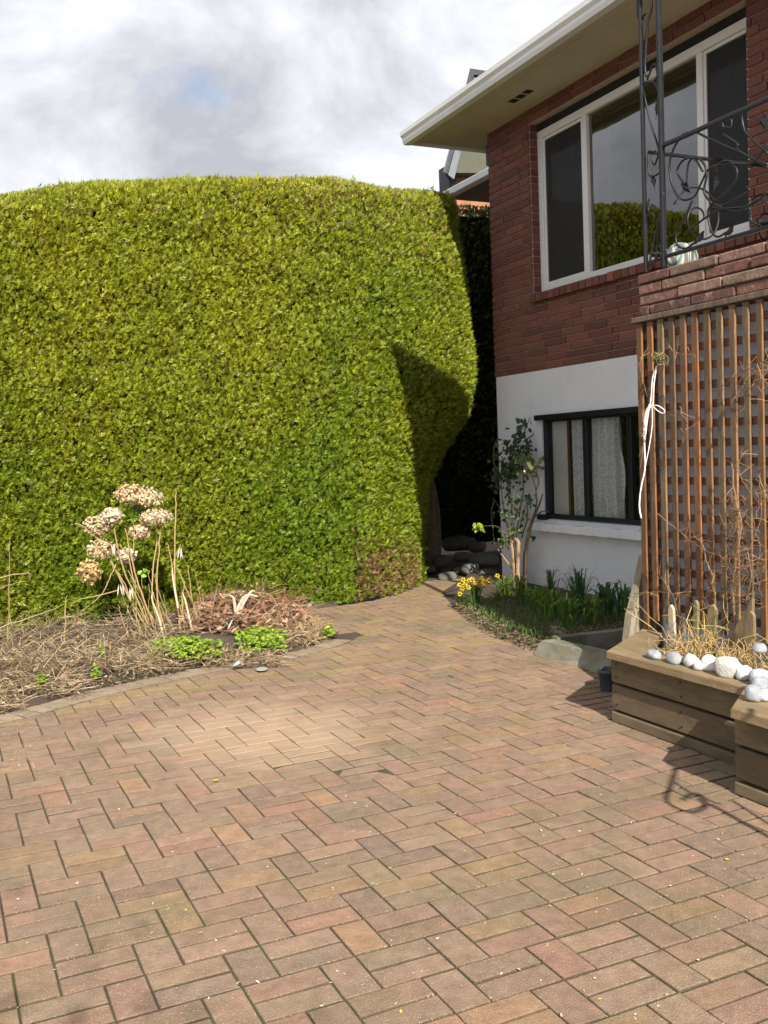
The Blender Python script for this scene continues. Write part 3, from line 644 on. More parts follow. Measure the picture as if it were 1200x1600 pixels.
# ------------------------------------------------------------ planters
def boards(mb, x, y0, y1, z0, z1, n, facecol):
    zs_ = [(0, .055, .012), (.068, .203, 0), (.218, .350, .004)]
    for k, (a_, b_, dx) in enumerate(zs_): mb.bbox((x-dx*.5, y0, a_), (x+.045, y1, b_), jit(np.array(facecol)*(1, .88, 1.08)[k], .10), .005)
    mb.box((x+.03, y0+.01, 0), (x+.046, y1-.01, .352), (.03, .024, .016))
p1 = thing('wooden_planter', 'long weathered timber planter box in front of the trellis', 'planter', (3.5, 3.6, 0))
mb = MB(); boards(mb, 3.27, 3.10, 4.24, 0, .355, 3, (.150, .115, .066)); mb.build('front_boards', MT['planter'], p1)
mb = MB(); mb.bbox((3.315, 4.20, .01), (3.74, 4.24, .355), (.16, .13, .08)); mb.bbox((3.315, 3.10, .0), (3.33, 4.19, .345), (.02, .016, .01)); mb.build('side_boards', MT['planter'], p1)
mb = MB(); V = [(3.205, 4.19), (3.76, 4.57), (3.76, 4.40), (3.50, 4.17), (3.36, 4.0), (3.36, 3.17), (3.205, 3.22)]
def slab(mb, V, z0, z1, col):
    n = len(V); c = np.mean(V, 0); W = [tuple(np.array(p)-(np.array(p)-c)/np.linalg.norm(np.array(p)-c)*.006) for p in V]
    mb.add([(x, y, z1) for x, y in W]+[(x, y, z1-.005) for x, y in V]+[(x, y, z0) for x, y in V], [tuple(range(n)), tuple(range(2*n, 3*n))[::-1]]+[(i, n+i, n+(i+1) % n, (i+1) % n)[::-1 if 0 else 1] for i in range(n)]+[(n+i, 2*n+i, 2*n+(i+1) % n, n+(i+1) % n) for i in range(n)], col)
slab(mb, V[:][::-1], .362, .402, (.27, .195, .105)); mb.build('cap_board', MT['cap'], p1)
mb = MB(); mb.box((3.33, 3.0, .02), (3.75, 4.30, .33)); mb.build('planter_soil', MT['soil'], p1)
mb = MB()
for zc in (.10, .17, .25, .32):
    for yc in (4.20, 3.70, 3.16): mb = MB(); mb.tube([(3.2635, yc+U(-.01, .01), zc), (3.275, yc, zc)], .0045, 8, (.05, .045, .04)); mb.build('screw', MT['iron'], p1)
p2 = thing('wooden_planter', 'nearer timber planter box cut off by the right edge of the photo', 'planter', (3.3, 2, 0))
mb = MB(); boards(mb, 3.01, .8, 3.085, 0, .355, 3, (.150, .115, .066)); mb.build('front_boards', MT['planter'], p2)
mb = MB(); mb.bbox((3.056, 3.045, .0), (3.27, 3.085, .355), (.15, .12, .075)); mb.build('side_boards', MT['planter'], p2)
mb = MB(); slab(mb, [(2.91, 2.99+.01), (3.20, 3.215), (3.20, .8), (2.91, .8)][::-1], .362, .402, (.28, .20, .11)); mb.build('cap_board', MT['cap'], p2)
mb = MB(); mb.box((3.06, .8, .02), (3.75, 2.99, .35)); mb.build('planter_soil', MT['soil'], p2)

# stones along the planter cap
def rock(name, mat, c, r, col, label, cat, group=None, seed=0, rot=0, par=None, flat=True):
    mb = MB(); n, m = 20, 12; V = []; CC = []; rr = np.random.default_rng(seed)
    for i in range(m+1):
        th = math.pi*i/m
        for k in range(n):
            ph = 6.283*k/n; d = np.array([math.sin(th)*math.cos(ph), math.sin(th)*math.sin(ph), math.cos(th)])
            q = np.sign(d)*np.abs(d)**.85; s = 1+.15*float(vnoise([d*1.2], seed)[0])+.06*float(vnoise([d*3.2], seed+9)[0])
            p = q*s*np.array(r); p = np.array([p[0]*math.cos(rot)-p[1]*math.sin(rot), p[0]*math.sin(rot)+p[1]*math.cos(rot), p[2]])
            p[2] = max(p[2], -r[2]*.8); V.append(np.array(c)+p+[0, 0, r[2]*.8]); CC.append(np.array(col)*(1+.12*float(vnoise([d*3], seed+4)[0])))
    mb.add(V, [(i*n+k, (i+1)*n+k, (i+1)*n+(k+1) % n, i*n+(k+1) % n) for i in range(m) for k in range(n)], np.array(CC))
    o = mb.build(name, mat, par, smooth=True)
    if label: tag(o, label, cat, group)
    return o
SG = 'painted stones along the planter cap'
WH = (.32, .34, .37); GR = (.5, .5, .48)
# px centre, px base y, radii (m), colour, label
for i, (px, py, r, col, lab) in enumerate([
        (1015, 1030, (.028, .042, .022), WH, 'flat chipped bright white stone, farthest left in the row on the planter cap'),
        (1047, 1037, (.030, .040, .027), WH, 'white pointed stone, second from the left in the row on the planter cap'),
        (1073, 1042, (.030, .034, .028), (.62, .62, .60), 'rounded grey-white stone, third from the left in the row on the cap'),
        (1084, 1048, (.022, .022, .021), (.55, .55, .54), 'small grey stone squeezed between the rounded stone and the long white one'),
        (1103, 1049, (.028, .040, .034), (.78, .79, .82), 'long white stone just left of the big speckled boulder'),
        (1131, 1058, (.042, .052, .044), (.50, .49, .46), 'largest stone, a round speckled grey boulder in the middle of the row'),
        (1157, 1063, (.030, .036, .030), (.60, .62, .66), 'blue-grey and white stone just right of the big speckled boulder'),
        (1182, 1072, (.036, .044, .036), (.42, .44, .50), 'dark streaked grey stone behind the white pair at the corner')]):
    q = on_z(px, py, .403); q = q+np.array([.028, 0, 0]); rock('planter_stone', MT['stone'], q, tuple(1.15*a for a in r), col, lab, 'stone', SG, 20+i, -.2+.1*i)
for i, (px, py, r, col, lab) in enumerate([
        (1172, 1096, (.030, .030, .032), WH, 'bright white stone on the cap of the nearer planter'),
        (1190, 1096, (.024, .026, .022), (.72, .73, .76), 'small white stone leaning beside the bright white one on the nearer planter'),
        (1182, 1082, (.030, .028, .030), WH, 'white stone at the corner where the two planters meet')]):
    q = on_z(px, py, .403); rock('planter_stone', MT['stone'], q+np.array([.02, .0, 0]), tuple(1.2*a for a in r), col, lab, 'stone', SG, 60+i)
for k, (px, py) in enumerate(((1192, 1006), (1215, 1010))):
    q = on_z(px, py, .45); 
q = on_y(1192, 1012, 3.25); rock('planter_stone', MT['stone'], (q[0]-.02, 3.25, q[2]-.02), (.03, .03, .025), WH, 'white stone lying in the dry stems behind the nearer planter', 'stone', SG, 77)

# ------------------------------------------------------------ concrete wedge, recess and pot
cw = thing('concrete_kerb', 'mossy grey concrete ramped kerb block around a sunken recess', 'kerb', (3.7, 5.1, 0))
def beam(mb, a, b, wd, z0, z1, col=(1, 1, 1)):
    a = np.array(a[:2]); b = np.array(b[:2]); d = (b-a)/np.linalg.norm(b-a); n_ = np.array([-d[1], d[0]])*wd
    V = [(*(a), z0), (*b, z0), (*(b+n_), z0), (*(a+n_), z0), (*a, z1), (*b, z1), (*(b+n_), z1), (*(a+n_), z1)]
    mb.add(V, [(3, 2, 1, 0), (4, 5, 6, 7), (0, 1, 5, 4), (1, 2, 6, 5), (2, 3, 7, 6), (3, 0, 4, 7)], col)
kz = .11
A = on_z(823, 1021); B = on_z(937, 1057); F1 = on_z(846, 1001, kz); F2 = on_z(975, 1030, kz); B1 = on_z(982, 985, kz)
d = (F2-F1)/np.linalg.norm(F2-F1); nn_ = np.array([-d[1], d[0], 0]); nn_ = nn_ if nn_[0] > 0 else -nn_
G1, G2 = F1+nn_*.12, F2+nn_*.12
gr = lambda p: np.array([p[0], p[1], -.07])
mb = MB(); mb.add([gr(A), gr(B), F2, F1, G1, G2, gr(G1), gr(G2)], [(0, 1, 2, 3), (3, 2, 5, 4), (4, 5, 7, 6), (0, 3, 4, 6), (1, 7, 5, 2)]); mb.build('ramped_block', MT['concrete'], cw)
mb = MB(); dd = (B1-F1)[:2]; dd /= np.linalg.norm(dd); beam(mb, F1[:2]+dd*.13, B1[:2]+dd*.3, .085, -.02, kz+.006); mb.build('back_wall', MT['concrete'], cw)
mb = MB(); mb.add([(F1[0], F1[1], .004), (F2[0], F2[1], .004), (5.7, 4.6, .004), (5.7, 6.2, .004), (B1[0], B1[1], .004)], [(0, 1, 2, 3, 4)]); mb.build('recess_floor', MT['soil'], cw)
pb = thing('plastic_pot', 'black plastic plant pot tucked under the end of the timber planter', 'pot', tuple(on_z(950, 1078)))
b0_ = on_z(952, 1078); mb = MB(); n = 24; pf = [(.052, 0), (.064, .105), (.071, .107), (.071, .13), (.062, .13), (.05, .06), (0.001, .06)]
V = [(b0_[0]+.0+r*math.cos(6.283*k/n), b0_[1]+r*math.sin(6.283*k/n), z) for r, z in pf for k in range(n)]
mb.add(V, [(i*n+k, i*n+(k+1) % n, (i+1)*n+(k+1) % n, (i+1)*n+k) for i in range(len(pf)-1) for k in range(n)]); mb.build('pot_wall', MT['plastic'], pb, smooth=True)

# ------------------------------------------------------------ hedges
def hedge_surface(rails, nu, nv):
    R3 = [spline(r, nu) for r in rails]; G = np.zeros((nv, nu, 3))
    for i in range(nu): G[:, i] = spline([r[i] for r in R3], nv)
    return G
def grid_normals(G):
    du = np.gradient(G, axis=1); dv = np.gradient(G, axis=0); n = np.cross(du, dv); n /= np.linalg.norm(n, axis=2)[:, :, None]+1e-9; return n
def make_hedge(o, rails, dens, col_fn,  blade=(.054, .0088), nu=220, nv=110, seed=1, nblades=6, depth=.09, size=.72, leafname='foliage'):
    r = np.random.default_rng(seed); G = hedge_surface(rails, nu, nv); Nn = grid_normals(G)
    if (Nn[nv//2, nu//4]@np.array([0, -1, 0])) < 0: Nn = -Nn
    pts = G.reshape(-1, 3); nz = .05*vnoise(pts, seed, .55)+.032*vnoise(pts, seed+1, 2.2)+.012*vnoise(pts, seed+2, 6.)
    G = G+Nn*nz.reshape(nv, nu)[:, :, None]; Nn2 = grid_normals(G); Nn2 *= np.sign((Nn2*Nn).sum(2))[:, :, None]; Nn = Nn2
    a = np.linalg.norm(np.cross(G[1:, :-1]-G[:-1, :-1], G[:-1, 1:]-G[:-1, :-1]), axis=2)
    pr = a.ravel()*np.clip(1, 0, 1); area = pr.sum(); n = int(area*dens); idx = r.choice(len(pr), n, p=pr/area)
    i, j = idx//(nu-1), idx % (nu-1); fu, fv = r.random(n)[:, None], r.random(n)[:, None]
    def lerp(Q): return (Q[i, j]*(1-fu)+Q[i, j+1]*fu)*(1-fv)+(Q[i+1, j]*(1-fu)+Q[i+1, j+1]*fu)*fv
    P0 = lerp(G); NN = lerp(Nn); NN /= np.linalg.norm(NN, axis=1)[:, None]
    dep = r.random(n)**1.3*depth-.5*depth*.25
    up = np.array([0, 0, 1.]); rt = np.array([.95, .3, 0])
    d = NN*.65+up*r.uniform(.2, .95, (n, 1))+rt*r.uniform(-.15, .95, (n, 1))+r.normal(0, .30, (n, 3)); d /= np.linalg.norm(d, axis=1)[:, None]
    base = P0-NN*dep[:, None]-d*.02
    s = np.cross(d, NN+r.normal(0, .5, (n, 3))); s /= np.linalg.norm(s, axis=1)[:, None]+1e-9; b3 = np.cross(s, d)
    sz = r.uniform(.65, 1.3, n)[:, None]*size
    wild = r.random(n) < .012; sz[wild] *= 1.4; base = base+NN*(wild*.02)[:, None]
    col = col_fn(P0, r)
    VV = []; CC = []
    for k in range(nblades):
        t0 = (k//2)*.017 if k else .028
        ang = 0 if k == 0 else (1 if k % 2 else -1)*math.radians(42-3*k)
        A = r.normal(0, .14, n)[:, None]+ang
        dk = d*np.cos(A)+s*np.sin(A); sk = -d*np.sin(A)+s*np.cos(A)
        droop = b3*r.normal(.12, .22, (n, 1))
        L = blade[0]*(1-.08*k)*sz*r.uniform(.7, 1.2, (n, 1)); Wd = blade[1]*sz*.5*r.uniform(.8, 1.25, (n, 1))
        q0 = base+d*t0*sz; tip = q0+(dk+droop)*L; mid = q0+dk*L*.45+b3*L*.06
        VV.append(np.stack([q0, mid+sk*Wd, tip, mid-sk*Wd], 1)); c = col*r.uniform(.45, 1.3, (n, 1)); CC.append(np.repeat(c[:, None], 4, 1))
    V = np.concatenate(VV).reshape(-1, 3); CC = np.concatenate(CC).reshape(-1, 3); F = np.arange(len(V)).reshape(-1, 4)
    fast_mesh(leafname, V, F, CC, MT['hedge'], o)
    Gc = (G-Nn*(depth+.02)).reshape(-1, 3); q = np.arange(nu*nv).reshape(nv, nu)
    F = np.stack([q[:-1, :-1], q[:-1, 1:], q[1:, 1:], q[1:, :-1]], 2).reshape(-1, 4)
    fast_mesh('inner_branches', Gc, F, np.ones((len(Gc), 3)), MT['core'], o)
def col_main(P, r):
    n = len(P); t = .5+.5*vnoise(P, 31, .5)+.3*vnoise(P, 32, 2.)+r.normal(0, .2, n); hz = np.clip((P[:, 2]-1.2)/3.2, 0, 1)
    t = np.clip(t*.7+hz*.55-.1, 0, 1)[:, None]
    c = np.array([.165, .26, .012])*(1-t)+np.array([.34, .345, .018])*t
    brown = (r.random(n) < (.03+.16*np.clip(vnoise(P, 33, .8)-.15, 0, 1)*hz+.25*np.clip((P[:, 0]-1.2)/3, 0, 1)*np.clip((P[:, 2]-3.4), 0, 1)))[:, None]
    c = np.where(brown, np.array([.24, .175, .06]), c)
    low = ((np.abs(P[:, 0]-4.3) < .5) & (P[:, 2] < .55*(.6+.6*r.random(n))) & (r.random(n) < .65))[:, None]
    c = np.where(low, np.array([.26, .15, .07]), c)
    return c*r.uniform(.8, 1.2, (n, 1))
xs = [-6, -3.5, -1.4, 0, 1.5, 2.9, 3.9, 4.55]
base_r = [(-6, 8.7), (-3.5, 8.75), (-1.4, 8.85), (0, 8.98), (1.6, 9.18), (2.9, 9.15), (3.8, 9.0), (4.5, 9.32), (4.97, 9.85), (5.15, 10.6), (5.0, 12.2)]
lowm_r = [(-6, 8.65), (-3.5, 8.7), (-1.4, 8.8), (0, 8.93), (1.6, 9.12), (2.9, 9.1), (3.85, 9.0), (4.5, 9.25), (4.98, 9.62), (5.22, 10.3), (5.1, 12.2)]
mid_r = [(-6, 8.7), (-3.5, 8.75), (-1.4, 8.85), (0, 8.98), (1.6, 9.12), (2.9, 9.08), (4.0, 9.02), (4.9, 9.1), (5.47, 9.42), (5.75, 10.2), (5.7, 12.2)]
upp_r = [(-6, 8.85), (-3.5, 8.9), (-1.4, 9.0), (0, 9.1), (1.6, 9.22), (2.9, 9.2), (3.95, 9.15), (4.75, 9.2), (5.33, 9.46), (5.52, 10.1), (5.5, 12.2)]
top_r = [(-6, 9.2, 2.2), (-3.5, 9.2, 2.85), (-1.4, 9.3, 3.4), (0, 9.35, 3.70), (1.4, 9.45, 4.04), (2.6, 9.45, 4.22), (3.7, 9.42, 4.28), (4.55, 9.42, 4.27), (5.24, 9.56, 4.27), (5.42, 10.2, 4.30), (5.4, 12.2, 4.3)]
def zz(r, zs): return [(p[0], p[1], z) for p, z in zip(r, zs)] if np.ndim(zs) else [(p[0], p[1], zs) for p in r]
uz = [2.0, 2.6, 3.05, 3.35, 3.65, 3.78, 3.8, 3.86, 3.94, 3.96, 3.96]
crown = [(p[0]*.97, p[1]+.8, p[2]+.03) for p in top_r]; crown2 = [(p[0]*.94-.1, p[1]+1.8, p[2]-.15) for p in top_r]
hd = thing('clipped_hedge', 'tall sunlit clipped cedar hedge, yellow-green, beside the paved path', 'hedge', (1.5, 9.6, 0))
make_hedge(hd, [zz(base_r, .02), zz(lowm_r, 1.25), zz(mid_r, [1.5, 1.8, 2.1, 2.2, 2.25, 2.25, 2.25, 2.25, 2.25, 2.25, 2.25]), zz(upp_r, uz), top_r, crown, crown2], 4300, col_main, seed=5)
# back hedge, in the shade of the house
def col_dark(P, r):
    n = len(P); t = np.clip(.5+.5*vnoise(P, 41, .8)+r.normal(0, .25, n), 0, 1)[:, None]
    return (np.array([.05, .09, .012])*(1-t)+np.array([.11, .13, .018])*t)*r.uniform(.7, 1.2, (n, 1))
hb = thing('clipped_hedge', 'dark shaded hedge seen in the gap between the sunlit hedge and the house', 'hedge', (7.5, 13, 0))
bx = [(5.3, 10.9), (6.1, 10.8), (7.2, 10.8), (9.0, 10.9), (11, 11)]
def sh(dy, dx=0): return [(x+dx, y+dy) for x, y in bx]
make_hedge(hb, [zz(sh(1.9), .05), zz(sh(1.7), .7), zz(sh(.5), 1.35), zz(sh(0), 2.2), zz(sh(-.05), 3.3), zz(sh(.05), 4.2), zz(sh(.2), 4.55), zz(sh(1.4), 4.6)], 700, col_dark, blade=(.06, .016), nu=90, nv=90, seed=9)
# trunk under the overhang, stones, plank
tr = MB(); q0 = on_z(690, 868); q0 = np.array([5.55, 10.75, 0]); 
for dx, dy, rr_, lean in ((0, 0, .085, .05), (.16, .12, .05, -.1), (-.2, .35, .06, .12)):
    pts = spline([(q0[0]+dx, q0[1]+dy, -.05), (q0[0]+dx+.03, q0[1]+dy, .7), (q0[0]+dx+lean*.6, q0[1]+dy+.05, 1.5), (q0[0]+dx+lean, q0[1]+dy+.1, 3.)], 12)
    tr.tube(pts, [rr_*1.25, rr_, rr_*.9, rr_*.6], 10)
tr.build('trunk', MT['bark'], hd, smooth=True)
rk = np.random.default_rng(4)
RL = [((700, 905), .09, (.30, .27, .22)), ((672, 890), .07, (.25, .21, .18)), ((735, 893), .11, (.27, .26, .24)), ((690, 882), .12, (.24, .18, .15)), ((755, 880), .16, (.28, .27, .25)), ((722, 872), .10, (.26, .22, .18)), ((668, 872), .08, (.3, .25, .2)), ((745, 858), .12, (.26, .24, .2)), ((715, 855), .18, (.22, .19, .15)), ((762, 900), .10, (.2, .2, .2)), ((655, 905), .05, (.33, .3, .25)), ((690, 897), .05, (.35, .33, .3)), ((715, 890), .05, (.3, .28, .25))]
RN = ['round pale rubble stone in the middle of the shaded gap', 'brown rubble stone at the foot of the hedge corner', 'broad grey rubble stone in front of the large boulder', 'reddish flat rubble stone in the shaded gap', 'large pale grey boulder against the house corner', 'brown stone behind the front row of rubble', 'tan stone under the overhanging hedge', 'grey boulder high in the shaded rubble', 'largest dark brown boulder at the back of the gap', 'dark stone touching the white corner of the house', 'small tan stone at the path edge by the hedge', 'small pale stone lying on the path end', 'small pebble-like stone between the larger rubble']
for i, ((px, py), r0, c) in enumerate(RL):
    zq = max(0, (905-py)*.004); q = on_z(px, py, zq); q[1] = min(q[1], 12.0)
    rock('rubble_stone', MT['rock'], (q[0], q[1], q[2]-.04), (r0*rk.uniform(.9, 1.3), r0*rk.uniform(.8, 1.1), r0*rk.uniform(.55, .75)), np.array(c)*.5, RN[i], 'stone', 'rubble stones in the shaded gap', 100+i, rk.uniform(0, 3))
mb = MB(); a_, b_ = on_z(660, 853, .28), on_z(684, 861, .24); a_[1] = min(a_[1], 11.3); b_[1] = min(b_[1], 11.3)
beam(mb, (5.42, 10.75), (5.78, 10.62), .09, .16, .19); tag(mb.build('wood_plank', MT['greywood']), 'short grey wooden plank lying on the rubble by the hedge trunk', 'plank')

# ------------------------------------------------------------ neighbour's house
NH = thing('brick_house', 'neighbouring house with a steep dark gable roof rising behind the eaves', 'house', (12, 19, 0)); YH = 16.
def yy(px, py, Y=YH): return on_y(px, py, Y)
mb = MB(); a, b, c = yy(697, 270), yy(737, 122), yy(800, 122); D = np.array([2.4, 3., 0])
a2 = yy(704, 273)
mb.add([a, b, c, yy(800, 270), a+D, b+D, c+D, yy(800, 270)+D], [(0, 3, 2, 1), (0, 1, 5, 4), (1, 2, 6, 5), (4, 5, 6, 7), (2, 3, 7, 6), (0, 4, 7, 3)]); mb.build('gable_soffit', M('soffit_in_shade', (.09, .09, .065), .8, 6, .2), NH)  # shade of the underside put into the dark olive colour
mb = MB(); e_ = np.array([-.07, -.02, .03]); f_ = np.array([.0, -.06, 0])
V = [a+f_+e_*[1, 0, 0], b+f_+e_, b+f_+[.12, 0, -.02], a+f_+[.13, 0, -.12]]; V = [np.array(q) for q in V]; mb.add(V+[q+[0, .055, 0] for q in V], [(3, 2, 1, 0), (4, 5, 6, 7), (0, 1, 5, 4), (1, 2, 6, 5), (2, 3, 7, 6), (3, 0, 4, 7)]); mb.build('barge_board', M('grey_barge', (.16, .18, .20), .6, 6, .15), NH)
mb = MB(); V = [a+[-.10, -.12, -.05], b+[-.10, -.12, .12], b+[.9, -.12, .12], b+[.9, -.12, .02], b+[-.02, -.12, .02], a+[-.04, -.12, -.05]]; V = [np.array(q) for q in V]; n = 6
mb.add(V+[q+[2.4, 3.0, 0] for q in V], [(0, 1, 2, 3, 4, 5)[::-1], (6, 7, 8, 9, 10, 11)]+[(i, (i+1) % 6, 6+(i+1) % 6, 6+i) for i in range(6)]); mb.build('gable_roof', MT['shingle'], NH)
w1, w2 = yy(704, 273, YH+.2), yy(712, 273, YH+.2)
mb = MB(); mb.box((w1[0]+.12, YH+.25, 0), (w1[0]+4, YH+.6, w1[2]+.1)); nbw = mb.build('house_wall', M('neighbour_brick', (.36, .16, .09), .9, 5, .3, .3, 20), NH)
mb = MB(); mb.bbox((w1[0]-.02, YH+.22, 2), (w1[0]+.115, YH+.62, w1[2]+.2)); mb.build('corner_board', MT['darktrim'], NH)
g1, g2 = on_x(694, 302, 7.2), on_x(747, 276, 7.2)
mb = MB(); gx = 7.4; ga, gb = on_x(694, 301, gx), on_x(747, 274, gx)
# lower roof gutter running towards us
mb.bbox((gx-.06, 9.9, ga[2]-.12), (gx+.06, ga[1], ga[2]), bev=.02); mb.build('lower_gutter', M('grey_gutter', (.30, .33, .33), .5, 5, .1), NH)
mb = MB(); mb.box((gx+.062, 9.9, ga[2]-.10), (gx+2, ga[1]-.02, ga[2]-.05)); mb.build('lower_eave', MT['shingle'], NH)

# ------------------------------------------------------------ plants
def blades_clump(mb, c, n, h, spread, wd, cols, r, droop=.4, lean=(0, 0)):
    for _ in range(n):
        a = r.uniform(0, 6.283); rad = r.uniform(0, .35)*spread; p = np.array([c[0]+rad*math.cos(a), c[1]+rad*math.sin(a), c[2]])
        a2 = r.uniform(0, 6.283); L = h*r.uniform(.55, 1.15); sp = spread*r.uniform(.1, 1)
        d = np.array([math.cos(a2)+lean[0], math.sin(a2)+lean[1], 0]); k = r.uniform(0, droop)
        pts = spline([p, p+d*sp*.25+[0, 0, L*.5], p+d*sp*.7+[0, 0, L*(.95-k*.3)], p+d*sp*(1.1+k*.5)+[0, 0, L*(1-k)]], 7)
        sd = np.cross(d, EZv)+r.normal(0, .2, 3)
        mb.ribbon(pts, [wd*.7, wd, wd*.8, .001], sd, jit(cols[r.integers(len(cols))], .2), .12)
GC = [(.11, .22, .03), (.14, .27, .035), (.09, .18, .035), (.19, .29, .05)]
def strap_plant(px, py, n, h, sp, wd, label, seed, cols=None, group='strap-leaved plants in the bed under the low window', z=.04, droop=.45):
    cols = cols or GC; n = int(n*1.7); h *= 1.12; sp *= 1.25; q = on_z(px, py, z); r = np.random.default_rng(seed); mb = MB(); blades_clump(mb, q, n, h, sp, wd*1.15, cols, r, droop); mb.origin = tuple(q)
    return tag(mb.build('strap_leaf_plant', MT['plant']), label, 'plant', group)
BG = [(.06, .14, .055), (.08, .17, .06), (.09, .20, .05)]
strap_plant(905, 962, 46, .36, .14, .011, 'tallest thin-leaved clump against the white wall below the low window', 201, BG)
strap_plant(948, 965, 34, .27, .13, .02, 'dark blue-green clump near the right end of the bed by the flared board', 202, BG)
strap_plant(972, 968, 26, .26, .09, .02, 'narrow dark clump touching the flared board', 203, BG)
strap_plant(925, 978, 30, .22, .12, .019, 'broad-leaved clump in front of the tall thin-leaved one', 204)
strap_plant(888, 978, 34, .22, .13, .018, 'mid-green clump right of the middle of the bed front', 205)
strap_plant(862, 968, 36, .22, .13, .016, 'bright green clump in the middle of the bed', 206)
strap_plant(838, 958, 38, .22, .14, .014, 'lighter green clump left of the middle of the bed', 207)
strap_plant(815, 945, 44, .24, .15, .010, 'fine grassy clump at the foot of the climbing rose', 208, [(.10, .17, .03), (.13, .20, .03)])
strap_plant(790, 935, 40, .20, .14, .009, 'sunlit yellow-green grassy clump beside the daffodils', 209, [(.16, .22, .03), (.13, .20, .03)])
strap_plant(862, 930, 16, .24, .10, .013, 'small dark clump against the wall right of the rose stem', 210, BG)
strap_plant(985, 975, 20, .20, .08, .014, 'last small clump half behind the flared board', 211, BG)
# daffodils
def daffodil(px, py, heads, label, seed, n=34, h=.24):
    q = on_z(px, py, .03); r = np.random.default_rng(seed); o = thing('daffodil_clump', label, 'flowers', q, 'daffodils at the corner of the path')
    mb = MB(); blades_clump(mb, q, n, h, .11, .011, [(.045, .10, .025), (.06, .13, .025)], r, .2); mb.build('leaves', MT['plant'], o)
    for hx, hy in heads:
        c = on_y(hx, hy, q[1]+r.uniform(-.06, .06)); mb = MB(); mb.tube(spline([q+[r.uniform(-.03, .03), 0, 0], (q+c)/2+[0, 0, .02], c], 8), .0035, 5, (.10, .16, .03)); mb.build('stem', MT['plant'], o)
        d = np.array([-.35+r.normal(0, .3), -.9, r.normal(.05, .2)]); d /= np.linalg.norm(d); u_ = np.cross(d, EZv); u_ /= np.linalg.norm(u_); v_ = np.cross(u_, d); mb = MB()
        for k in range(6):
            a = k*1.047+r.uniform(-.1, .1); e2 = u_*math.cos(a)+v_*math.sin(a); mb.leaf(c, e2+d*.15, d, .027, .019, jit((.66, .54, .03), .12))
        n_ = 10; rings = [(.008, 0), (.010, .018), (.015, .028)]; V = [c+d*z_+(u_*math.cos(6.283*k/n_)+v_*math.sin(6.283*k/n_))*r_ for r_, z_ in rings for k in range(n_)]
        mb.add(V, [(i*n_+k, i*n_+(k+1) % n_, (i+1)*n_+(k+1) % n_, (i+1)*n_+k) for i in range(2) for k in range(n_)], (.68, .46, .01)); mb.build('flower', MT['plant'], o)
daffodil(742, 948, [(718, 914), (724, 906), (733, 907), (738, 905), (743, 916), (746, 921), (752, 903), (753, 913), (719, 927), (758, 911), (764, 905), (732, 918), (748, 909), (727, 913), (722, 920), (741, 911)], 'clump of yellow daffodils at the corner of the path', 301)
daffodil(779, 940, [(777, 900), (764, 907)], 'two lone daffodils between the big clump and the house wall', 302, 10, .2)

# climbing rose on the white wall
ro = thing('climbing_rose', 'leafy climbing rose with pruned bare trunks against the white wall', 'rose bush', (5.5, 9.0, 0))
RX = 5.52
def rp(px, py, X=None): return on_x(px, py, RX if X is None else X)
TC = (.34, .22, .12)
for k, (pts, r0) in enumerate((([(806, 925), (804, 890), (800, 850), (798, 838)], [.024, .022, .017, .012]), ([(812, 925), (809, 885), (810, 850), (806, 842)], [.022, .020, .020, .018]), ([(800, 888), (788, 872), (778, 858)], [.010, .008, .004]))):
    mb = MB(); mb.tube(spline([rp(*q, 5.45) for q in pts], 14)+rng.normal(0, .002, (14, 3)), r0, 8, TC); mb.build('trunk', MT['dry'], ro)
canes = [[(804, 925), (800, 860), (790, 810), (783, 760), (785, 720)], [(808, 920), (806, 850), (800, 800), (796, 740), (800, 700), (815, 670), (820, 652)], [(818, 920), (820, 860), (828, 820), (838, 790), (836, 760), (826, 735), (810, 705)],
         [(822, 925), (824, 850), (832, 815), (842, 790), (848, 772)], [(818, 915), (818, 870), (824, 840)], [(832, 812), (845, 800), (858, 799)], [(806, 842), (812, 800), (818, 760), (814, 720), (804, 700)], [(772, 782), (768, 800), (770, 825), (773, 850)],
         [(784, 745), (772, 725), (772, 700), (778, 686), (790, 690)], [(830, 720), (838, 740), (842, 752), (838, 765), (836, 780)], [(798, 840), (790, 812), (778, 790), (770, 778)], [(800, 850), (780, 825), (760, 822), (745, 824)], [(828, 812), (812, 800), (808, 815)],
         [(824, 830), (835, 805), (840, 780)], [(815, 840), (824, 810), (822, 790), (810, 830)], [(812, 690), (822, 668), (828, 652)], [(818, 690), (832, 680), (834, 676)]]
for k, pts in enumerate(canes):
    r = np.random.default_rng(k); X = 5.52+r.uniform(-.06, .10); mb = MB(); P3 = spline([rp(*q, X) for q in pts], 22)
    mb.tube(P3, [.008, .006, .004] if k != 3 else [.014, .012, .007], 5, (.12, .13, .06) if k % 3 else (.16, .10, .06)); mb.build('cane', MT['dry'], ro)
mb = MB(); r = np.random.default_rng(12)
